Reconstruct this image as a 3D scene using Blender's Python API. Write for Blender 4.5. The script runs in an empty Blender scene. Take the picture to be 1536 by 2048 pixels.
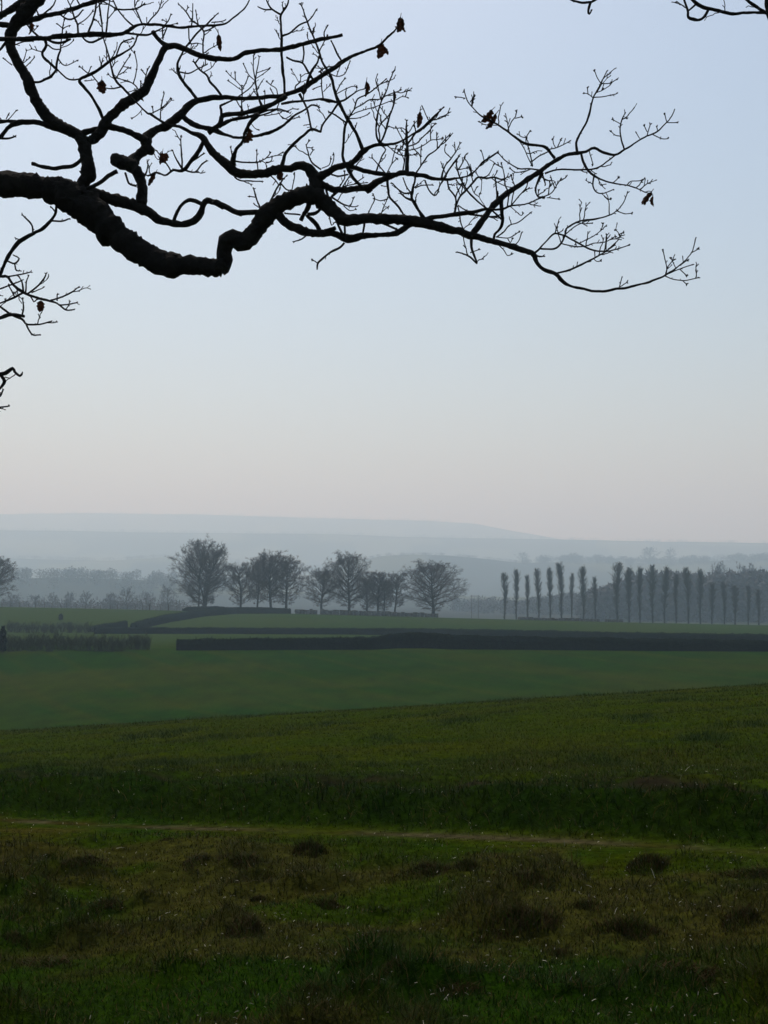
import bpy, math, random
import numpy as np
from mathutils import Vector

# ---------------------------------------------------------------- camera, sky, sun, exposure
scene = bpy.context.scene
COL = scene.collection
FPX = 2250.0                       # focal length in pixels of the 1536 x 2048 photograph
EYE = 1.6
HORIZON = 1150.0                   # eye-level row in the photograph
PITCH = math.atan((HORIZON - 1024.0) / FPX)
cam_data = bpy.data.cameras.new('camera')
cam = bpy.data.objects.new('camera', cam_data)
COL.objects.link(cam)
cam.location = (0, 0, EYE)
cam.rotation_euler = (math.pi / 2 + PITCH, 0, 0)
cam_data.sensor_fit = 'VERTICAL'
cam_data.sensor_height = 36.0
cam_data.lens = 36.0 * FPX / 2048.0
cam_data.clip_start = 0.05
cam_data.clip_end = 40000
scene.camera = cam

SUN_EL, SUN_AZ = math.radians(62), math.radians(-22)      # azimuth: positive to the right of the view
world = bpy.data.worlds.new('World')
scene.world = world
world.use_nodes = True
wn = world.node_tree
bg = wn.nodes['Background']
sky = wn.nodes.new('ShaderNodeTexSky')
sky.sky_type = 'NISHITA'
sky.sun_disc = False
sky.sun_elevation = SUN_EL
sky.sun_rotation = SUN_AZ
sky.altitude = 0
sky.air_density = 1.3
sky.dust_density = 2.4
sky.ozone_density = 0.6
wn.links.new(sky.outputs[0], bg.inputs[0])
bg.inputs[1].default_value = 0.125

sun_data = bpy.data.lights.new('sun', 'SUN')
sun_data.energy = 2.4
sun_data.angle = math.radians(0.6)
sun_data.color = (1.0, 0.97, 0.90)
sun = bpy.data.objects.new('sun', sun_data)
COL.objects.link(sun)
to_sun = Vector((math.sin(SUN_AZ) * math.cos(SUN_EL), math.cos(SUN_AZ) * math.cos(SUN_EL), math.sin(SUN_EL)))
sun.rotation_euler = (-to_sun).to_track_quat('-Z', 'Y').to_euler()
sun.location = to_sun * 60

scene.view_settings.view_transform = 'Standard'
scene.view_settings.look = 'None'
scene.view_settings.gamma = 1.0
scene.view_settings.exposure = 0.0
scene.view_settings.use_curve_mapping = False
scene.cycles.use_denoising = True
scene.cycles.max_bounces = 6
scene.cycles.volume_bounces = 1

rng = np.random.default_rng(7)
random.seed(7)

# ---------------------------------------------------------------- helpers
def ray(px, py):
    """direction (unit forward depth) of a pixel of the photograph; forward = +y before pitching"""
    u, v = (px - 768.0) / FPX, (1024.0 - py) / FPX
    c, s = math.cos(PITCH), math.sin(PITCH)
    return np.array([u, c - v * s, s + v * c])

def at(px, py, y):
    """world point on the ray of a pixel at ground distance y"""
    d = ray(px, py)
    k = y / d[1]
    return np.array([d[0] * k, y, EYE + d[2] * k])

def G(y):
    """distance of a plane first sketched at y metres"""
    return np.interp(y, [-400, 0, 150, 250, 300, 420, 600, 1000, 5200], [-400, 0, 150, 330, 400, 535, 756, 1260, 6552])

def GS(y):
    return float(G(y) / y)

def hash2(ix, iy, seed):
    n = (ix.astype(np.int64) * 374761393 + iy.astype(np.int64) * 668265263 + seed * 2147483647) & 0xFFFFFFFF
    n = ((n ^ (n >> 13)) * 1274126177) & 0xFFFFFFFF
    n = n ^ (n >> 16)
    return (n & 0xFFFFFF) / float(0xFFFFFF)

def vnoise(x, y, seed=0):
    x = np.asarray(x, float); y = np.asarray(y, float)
    ix, iy = np.floor(x), np.floor(y)
    fx, fy = x - ix, y - iy
    fx = fx * fx * (3 - 2 * fx); fy = fy * fy * (3 - 2 * fy)
    a = hash2(ix, iy, seed); b = hash2(ix + 1, iy, seed)
    c = hash2(ix, iy + 1, seed); d = hash2(ix + 1, iy + 1, seed)
    return (a * (1 - fx) + b * fx) * (1 - fy) + (c * (1 - fx) + d * fx) * fy

def fbm(x, y, seed=0, octv=4):
    s = 0.0; amp = 0.5; t = 0.0
    for o in range(octv):
        s = s + amp * vnoise(np.asarray(x) * 2 ** o + 17.3 * o, np.asarray(y) * 2 ** o - 9.1 * o, seed + o)
        t += amp; amp *= 0.5
    return s / t

def sstep(a, b, x):
    t = np.clip((x - a) / (b - a), 0, 1)
    return t * t * (3 - 2 * t)

def new_mesh(name, V, quads=None, tris=None, smooth=True):
    me = bpy.data.meshes.new(name)
    V = np.asarray(V, np.float32).reshape(-1, 3)
    q = np.zeros((0, 4), np.int32) if quads is None else np.asarray(quads, np.int32).reshape(-1, 4)
    t = np.zeros((0, 3), np.int32) if tris is None else np.asarray(tris, np.int32).reshape(-1, 3)
    me.vertices.add(len(V))
    me.vertices.foreach_set('co', V.ravel())
    nl = q.size + t.size
    me.loops.add(nl)
    me.loops.foreach_set('vertex_index', np.concatenate([q.ravel(), t.ravel()]).astype(np.int32))
    me.polygons.add(len(q) + len(t))
    st = np.concatenate([np.arange(len(q)) * 4, q.size + np.arange(len(t)) * 3]).astype(np.int32)
    me.polygons.foreach_set('loop_start', st)
    if smooth:
        me.polygons.foreach_set('use_smooth', np.ones(len(st), bool))
    me.update(calc_edges=True)
    me.validate()
    return me

def col_attr(me, C, name='tint'):
    a = me.color_attributes.new(name, 'FLOAT_COLOR', 'POINT')
    C = np.asarray(C, np.float32)
    if C.shape[1] == 3:
        C = np.hstack([C, np.ones((len(C), 1), np.float32)])
    a.data.foreach_set('color', C.ravel())

def link(name, me, mat=None, parent=None, loc=None):
    o = bpy.data.objects.new(name, me)
    COL.objects.link(o)
    if mat is not None and me is not None and not me.materials:
        me.materials.append(mat)
    if parent is not None:
        o.parent = parent
    if loc is not None:
        o.location = loc
    return o

def tag(o, label=None, cat=None, group=None, kind=None):
    if label: o['label'] = label
    if cat: o['category'] = cat
    if group: o['group'] = group
    if kind: o['kind'] = kind
    return o

def thing(name, label, cat, loc=(0, 0, 0), group=None):
    return tag(link(name, None, None, None, loc), label, cat, group)

def norm(a):
    return a / np.maximum(np.linalg.norm(a, axis=-1, keepdims=True), 1e-9)

def tubes(P, R, sides, cap=True, bump=0.0, seed=0):
    """P (N,k,3), R (N,k): N tubes swept with parallel-transported frames -> verts, quads, tris"""
    P = np.asarray(P, float); R = np.asarray(R, float)
    N, k = R.shape
    T = np.empty_like(P)
    T[:, 1:-1] = P[:, 2:] - P[:, :-2]
    T[:, 0] = P[:, 1] - P[:, 0]; T[:, -1] = P[:, -1] - P[:, -2]
    T = norm(T)
    ref = np.where(np.abs(T[:, 0, 2:3]) > 0.8, np.array([[1.0, 0.2, 0]]), np.array([[0.0, 0.1, 1.0]]))
    n = norm(np.cross(T[:, 0], ref))
    V = np.empty((N, k, sides, 3))
    ang = np.arange(sides) * 2 * np.pi / sides
    ca, sa = np.cos(ang), np.sin(ang)
    rg = np.random.default_rng(seed)
    for i in range(k):
        n = norm(n - T[:, i] * np.sum(n * T[:, i], -1, keepdims=True))
        b = np.cross(T[:, i], n)
        rr = R[:, i, None, None]
        if bump:
            rr = rr * (1 + bump * rg.normal(size=(N, sides, 1)))
        V[:, i] = P[:, i, None, :] + rr * (ca[None, :, None] * n[:, None, :] + sa[None, :, None] * b[:, None, :])
    base = (np.arange(N) * k * sides)[:, None, None]
    i = np.arange(k - 1)[None, :, None] * sides
    s = np.arange(sides)[None, None, :]; s2 = (s + 1) % sides
    q = np.stack([base + i + s, base + i + s2, base + i + sides + s2, base + i + sides + s], -1).reshape(-1, 4)
    t = np.zeros((0, 3), int)
    if cap and sides >= 3:
        e = (np.arange(N) * k * sides + (k - 1) * sides)[:, None]
        f = (np.arange(N) * k * sides)[:, None]
        m = np.arange(1, sides - 1)[None, :]
        t = np.concatenate([np.stack([e + 0 * m, e + m, e + m + 1], -1).reshape(-1, 3),
                            np.stack([f + 0 * m, f + m + 1, f + m], -1).reshape(-1, 3)])
    return V.reshape(-1, 3), q, t

class Acc:
    def __init__(self): self.V = []; self.Q = []; self.T = []; self.C = []; self.n = 0
    def add(self, V, q=None, t=None, c=None):
        V = np.asarray(V, float).reshape(-1, 3)
        if q is not None and len(q): self.Q.append(np.asarray(q) + self.n)
        if t is not None and len(t): self.T.append(np.asarray(t) + self.n)
        if c is not None: self.C.append(np.broadcast_to(np.asarray(c, float), (len(V), 3)))
        self.V.append(V); self.n += len(V)
    def mesh(self, name, smooth=True):
        me = new_mesh(name, np.concatenate(self.V) if self.V else np.zeros((0, 3)),
                      np.concatenate(self.Q) if self.Q else None, np.concatenate(self.T) if self.T else None, smooth)
        if self.C: col_attr(me, np.concatenate(self.C))
        return me

# ---------------------------------------------------------------- materials
def mat(name, color=None, rough=0.9, spec=0.2, attr=False, noise=None, bump=None, transl=0.0):
    """noise = (scale, low, high) multiplies the colour; bump = (scale, strength, distance)"""
    m = bpy.data.materials.new(name)
    m.use_nodes = True
    nt = m.node_tree; N = nt.nodes; L = nt.links
    p = N['Principled BSDF']
    p.inputs['Roughness'].default_value = rough
    p.inputs['Specular IOR Level'].default_value = spec
    geo = N.new('ShaderNodeNewGeometry')
    if attr:
        a = N.new('ShaderNodeVertexColor'); a.layer_name = 'tint'; src = a.outputs[0]
    else:
        r = N.new('ShaderNodeRGB'); r.outputs[0].default_value = (*color, 1); src = r.outputs[0]
    if noise:
        tx = N.new('ShaderNodeTexNoise'); tx.inputs['Scale'].default_value = noise[0]
        tx.inputs['Detail'].default_value = 6
        L.new(geo.outputs['Position'], tx.inputs['Vector'])
        mr = N.new('ShaderNodeMapRange')
        mr.inputs['From Min'].default_value = 0.3; mr.inputs['From Max'].default_value = 0.7
        mr.inputs['To Min'].default_value = noise[1]; mr.inputs['To Max'].default_value = noise[2]
        L.new(tx.outputs[0], mr.inputs['Value'])
        vm = N.new('ShaderNodeVectorMath'); vm.operation = 'SCALE'
        L.new(src, vm.inputs[0]); L.new(mr.outputs[0], vm.inputs['Scale']); src = vm.outputs[0]
    L.new(src, p.inputs['Base Color'])
    if bump:
        tb = N.new('ShaderNodeTexNoise'); tb.inputs['Scale'].default_value = bump[0]; tb.inputs['Detail'].default_value = 8
        L.new(geo.outputs['Position'], tb.inputs['Vector'])
        b = N.new('ShaderNodeBump'); b.inputs['Strength'].default_value = bump[1]; b.inputs['Distance'].default_value = bump[2]
        L.new(tb.outputs[0], b.inputs['Height']); L.new(b.outputs[0], p.inputs['Normal'])
    if transl > 0:
        tr = N.new('ShaderNodeBsdfTranslucent'); L.new(src, tr.inputs[0])
        mx = N.new('ShaderNodeMixShader'); mx.inputs[0].default_value = transl
        out = N['Material Output']
        L.new(p.outputs[0], mx.inputs[1]); L.new(tr.outputs[0], mx.inputs[2]); L.new(mx.outputs[0], out.inputs[0])
    return m

M_ground = mat('field_soil_and_turf', attr=True, rough=1.0, spec=0.0, noise=(11.0, 0.45, 1.45), bump=(30.0, 0.7, 0.03))
M_grass = mat('grass_blade', attr=True, rough=0.6, spec=0.03, transl=0.12)
M_glint = mat('glint_grass_stem', attr=True, rough=0.3, spec=0.6)  # for pale stems whose tint imitates sun glints
M_oak = mat('oak_bark', (0.014, 0.012, 0.010), rough=0.95, spec=0.1, noise=(18.0, 0.6, 1.4), bump=(45.0, 0.9, 0.02))
M_oaktwig = mat('oak_twig_bark', (0.014, 0.012, 0.010), rough=0.95, spec=0.05)
M_leaf = mat('dead_oak_leaf', (0.055, 0.020, 0.010), rough=0.85, spec=0.1, noise=(60.0, 0.3, 1.4), transl=0.2)
M_bark = mat('grey_tree_bark', (0.05, 0.046, 0.04), rough=0.95, spec=0.1, noise=(2.0, 0.7, 1.3))
M_twig = mat('winter_twigs', (0.085, 0.072, 0.066), rough=0.95, spec=0.08)
M_pop = mat('poplar_twigs', (0.07, 0.068, 0.05), rough=0.95, spec=0.08)
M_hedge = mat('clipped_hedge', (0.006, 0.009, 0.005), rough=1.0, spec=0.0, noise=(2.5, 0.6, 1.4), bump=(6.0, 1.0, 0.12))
M_shrub = mat('bare_shrub', (0.045, 0.045, 0.026), rough=0.95, spec=0.08)
M_wood = mat('weathered_post', (0.09, 0.075, 0.06), rough=0.9, spec=0.1, noise=(8.0, 0.6, 1.3))
M_wire = mat('fence_wire', (0.12, 0.12, 0.12), rough=0.6, spec=0.3)
M_stone = mat('dark_field_stone', (0.11, 0.105, 0.095), rough=0.95, spec=0.1, noise=(2.0, 0.6, 1.3))
M_white = mat('white_render', (0.8, 0.8, 0.78), rough=0.8)
M_roof = mat('slate_roof', (0.07, 0.075, 0.085), rough=0.7)

# ---------------------------------------------------------------- terrain
def hermite(xs, ys, x):
    xs = np.array(xs, float); ys = np.array(ys, float)
    d = np.diff(ys) / np.diff(xs)
    m = np.empty_like(ys); m[0] = d[0]; m[-1] = d[-1]
    for i in range(1, len(xs) - 1):
        h0, h1 = xs[i] - xs[i - 1], xs[i + 1] - xs[i]
        m[i] = (d[i - 1] * h1 + d[i] * h0) / (h0 + h1)
    x = np.clip(np.asarray(x, float), xs[0], xs[-1])
    i = np.clip(np.searchsorted(xs, x) - 1, 0, len(xs) - 2)
    h = xs[i + 1] - xs[i]; t = (x - xs[i]) / h
    return ((2 * t ** 3 - 3 * t ** 2 + 1) * ys[i] + (t ** 3 - 2 * t ** 2 + t) * h * m[i]
            + (-2 * t ** 3 + 3 * t ** 2) * ys[i + 1] + (t ** 3 - t ** 2) * h * m[i + 1])

BASE_Y = [-300, -20, 0, 4, 8, 12, 18, 26, 34, 40, 48, 60, 80, 100, 125, 150, 175, 200, 225, 250, 275, 320, 420, 600, 900, 1500, 2300, 7000]
BASE_Z = [6, 0.9, 0, -0.16, -0.46, -0.68, -1.05, -1.67, -2.43, -3.1, -4.2, -6.0, -8.75, -9.95, -9.3, -8.2, -8.6, -8.9, -8.15, -7.5, -9.0, -12, -16, -20, -24, -26, -22, -20]
BASE_Z = [EYE - (EYE - z) * (float(G(y)) / y if y > 0 else 1) for y, z in zip(BASE_Y, BASE_Z)]
BASE_Y = [float(G(y)) for y in BASE_Y]
def path_y(x):
    return 9.7 - 0.58 * np.asarray(x) + 0.18 * np.sin(np.asarray(x) * 0.7 + 0.6)

def ridge(px_pts, y0, depth, x, y):
    """a long hill whose skyline passes through photograph points (px, row) when its crest is y0 away"""
    depth = depth * GS(y0); y0 = float(G(y0))
    pts = [at(a, b, y0) for a, b in px_pts]
    xs = [p[0] for p in pts]; zs = [p[2] for p in pts]
    c = np.interp(x, xs, zs)
    return c, np.exp(-((y - y0) / depth) ** 2)

RIDGES = [
    ([(-1600, 1070), (-300, 1035), (0, 1029), (150, 1026), (400, 1029), (620, 1036), (850, 1041), (950, 1048), (1020, 1062), (1150, 1085), (1500, 1100), (2600, 1110)], 5200, 800),
    ([(-1600, 1080), (-300, 1066), (0, 1061), (200, 1063), (450, 1066), (650, 1068), (800, 1074), (1000, 1077), (1250, 1082), (1536, 1087), (2200, 1090), (3000, 1110)], 3600, 550),
    ([(-1600, 1120), (0, 1117), (120, 1120), (220, 1121), (330, 1114), (450, 1122), (600, 1132), (720, 1140), (1500, 1150), (2600, 1150)], 2500, 280),
    ([(-1600, 1170), (600, 1160), (660, 1142), (700, 1127), (760, 1113), (830, 1108), (900, 1110), (970, 1117), (1040, 1124), (1150, 1122), (1300, 1126), (1536, 1118), (2000, 1120), (2600, 1130)], 2000, 260),
    ([(-1600, 1165), (-300, 1158), (0, 1157), (120, 1152), (260, 1156), (360, 1163), (480, 1176), (700, 1190), (2600, 1200)], 1080, 110),
]
def height(x, y, fine=True):
    x = np.asarray(x, float); y = np.asarray(y, float)
    h = hermite(BASE_Y, BASE_Z, y)
    tilt = np.interp(y, [-50, 8, 20, 45, 90, 150, 240, 330, 400, 700], [0.03, 0.05, 0.06, 0.06, 0.03, 0.004, -0.008, -0.027, -0.02, 0])
    h = h + tilt * 190 * np.tanh(x / 190)
    for pts, y0, dp in RIDGES:
        c, w = ridge(pts, y0, dp, x, y)
        h = h + w * np.maximum(c - h, 0)
    h = h + 6 * (fbm(x / 260, y / 260, 5) - 0.5) * sstep(500, 1400, y)
    if fine:
        near = sstep(60, 30, y)
        d = y - path_y(x)
        verge = sstep(-0.5, -1.6, d) * near
        bank = sstep(0.15, 0.95, d) * sstep(6.0, 1.2, d)
        h = h - 0.05 * np.exp(-(d / 0.6) ** 2) * near
        h = h + (0.21 + 0.16 * (fbm(x * 0.8, y * 0.8, 31) - 0.5)) * bank * near
        h = h + verge * 0.20 * (fbm(x * 0.9, y * 0.9, 3) - 0.5)
        h = h + verge * 0.22 * np.clip(fbm(x * 1.9, y * 2.2, 9, 3) - 0.56, 0, 1) * 2.2 + verge * 0.05 * (fbm(x * 4.5, y * 4.5, 14, 2) - 0.5)
        h = h + bank * near * 0.22 * (fbm(x * 2.2, y * 2.2, 12) - 0.5)
        h = h + near * sstep(1.5, 6, d) * (0.16 * (fbm(x * 0.35, y * 0.5, 21) - 0.5) + 0.05 * (fbm(x * 1.8, y * 1.8, 22) - 0.5))
    return h

GREEN = np.array([0.023, 0.038, 0.002]); LUSH = np.array([0.012, 0.033, 0.002]); OLIVE = np.array([0.034, 0.038, 0.002])
STRAW = np.array([0.074, 0.050, 0.016]); BROWN = np.array([0.034, 0.023, 0.008]); SOIL = np.array([0.018, 0.013, 0.009])
DIRT = np.array([0.052, 0.039, 0.025]); CROP = np.array([0.0095, 0.031, 0.0006]); PASTURE = np.array([0.026, 0.042, 0.007])
WOODC = np.array([0.035, 0.036, 0.03])
def lerp(a, b, t):
    return a + (b - a) * np.asarray(t)[..., None]

def albedo(x, y):
    """what grows where: rough verge, path, bank darkened for its shade, young crop, pasture beyond the hedges"""
    x = np.asarray(x, float); y = np.asarray(y, float)
    d = y - path_y(x)
    c = lerp(np.broadcast_to(GREEN, x.shape + (3,)), OLIVE, sstep(0.35, 0.7, fbm(x * 0.5, y * 0.6, 40)))
    c = lerp(c, LUSH, 0.75 * sstep(0.52, 0.72, fbm(x * 0.9 + 5, y * 0.9, 41)))
    # rough verge: bands of dead grass
    band = sstep(4.9, 6.6, y + 1.2 * (fbm(x * 0.4, y * 0.4, 47) - 0.5)) * sstep(9.4, 8.0, y + 0.45 * x)
    dead = sstep(0.44, 0.64, fbm(x * 0.9, y * 1.4, 42) + 0.18 * band - 0.065)
    verge = sstep(0.1, -0.7, d)
    c = lerp(c, lerp(np.broadcast_to(STRAW, c.shape), BROWN, fbm(x * 3, y * 3, 43)), dead * verge * 0.54)
    # path
    c = lerp(c, lerp(np.broadcast_to(DIRT, c.shape), BROWN, sstep(0.4, 0.65, fbm(x * 2, y * 4, 44))),
             np.exp(-((d + 0.05) / 0.13) ** 2) * (0.35 + 0.65 * sstep(0.3, 0.6, fbm(x * 0.9, y * 1.5, 48))) * (y < 40))
    # bank, shade of its near face put into the colour, and bare soil lip
    c = lerp(c, lerp(np.broadcast_to(LUSH * 0.6, c.shape), GREEN * 0.55, fbm(x * 1.6, y * 1.6, 49)), sstep(0.1, 0.35, d) * sstep(1.9, 1.2, d))
    c = lerp(c, SOIL, np.exp(-((d - 1.35) / 0.26) ** 2) * sstep(0.36, 0.5, fbm(x * 1.1, y * 2.0, 45) + 0.05 * np.clip(x / 3, -1, 1)) * (y < 30))
    field = sstep(1.6, 2.4, d) * sstep(60, 40, y)
    c = lerp(c * np.array([0.92, 1.0, 0.8]), np.array([0.028, 0.0385, 0.001]), 0.55 * field)
    c = c * (1 - 0.16 * verge * (y < 30))[..., None]
    # crop beyond the brow
    c = lerp(c, lerp(np.broadcast_to(CROP, c.shape), OLIVE, 0.6 * sstep(0.4, 0.7, fbm(x / 30, y / 14, 46))), sstep(34, 52, y))
    rows = 0.5 + 0.5 * np.cos((x * 0.86 + y * 0.5) / 9.0 * 2 * np.pi)
    c = lerp(c, OLIVE, 0.35 * sstep(0.93, 0.99, rows) * sstep(60, 80, y) * (y < 148))
    streak = fbm((x * 0.86 + y * 0.5) / 2.2, (y * 0.86 - x * 0.5) / 34, 63, 5)
    c = lerp(c, OLIVE * 0.9, 0.3 * sstep(0.46, 0.66, streak) * sstep(44, 60, y) * (y < 160))
    c = lerp(c, LUSH * 0.9, 0.12 * sstep(0.5, 0.66, fbm(x / 9, y / 16, 64)) * sstep(44, 60, y) * (y < 160))
    mott = 1 + 0.55 * (fbm(x / 1.3, y / 2.6, 65, 3) - 0.5) * sstep(44, 60, y) * (y < 330)
    c = c * mott[..., None]
    c = lerp(c, PASTURE, sstep(150, 165, y) * (0.55 + 0.45 * sstep(-10, -55, x)))
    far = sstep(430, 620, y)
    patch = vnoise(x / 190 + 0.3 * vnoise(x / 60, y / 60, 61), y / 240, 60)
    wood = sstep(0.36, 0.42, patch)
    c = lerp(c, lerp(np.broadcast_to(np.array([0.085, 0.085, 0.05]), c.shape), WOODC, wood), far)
    return c

def build_ground():
    ys = [-200, -100, -50, -25, -12, -6, -3, -1, 0, 0.7, 1.4]
    y = 1.9
    while y < 60: ys.append(y); y += (y + 4) * 0.0065
    while y < 170: ys.append(y); y += 0.9
    while y < 9300: ys.append(y); y += (y + 4) * 0.02
    ys = np.array(ys)
    s_in = np.linspace(-0.42, 0.42, 300)
    s_mid = np.concatenate([np.linspace(0.44, 1.0, 22)])
    w = np.maximum(ys + 4, 5.0)[:, None]
    cols = [w * s_in[None, :]]
    mid = w * s_mid[None, :]
    out = w + np.array([6.0, 16, 32, 60, 120, 200])[None, :]
    X = np.hstack([-out[:, ::-1], -mid[:, ::-1], cols[0], mid, out])
    Y = np.broadcast_to(ys[:, None], X.shape)
    Z = height(X, Y)
    V = np.stack([X, Y, Z], -1).reshape(-1, 3)
    r, c = X.shape
    i = (np.arange(r - 1)[:, None] * c + np.arange(c - 1)[None, :]).reshape(-1)
    me = new_mesh('ground', V, np.stack([i, i + 1, i + c + 1, i + c], -1))
    col_attr(me, albedo(X, Y).reshape(-1, 3))
    tag(link('ground', me, M_ground), kind='structure')
build_ground()
def hz(x, y, fine=True):
    return float(height(np.array([x]), np.array([y]), fine)[0])

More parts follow.
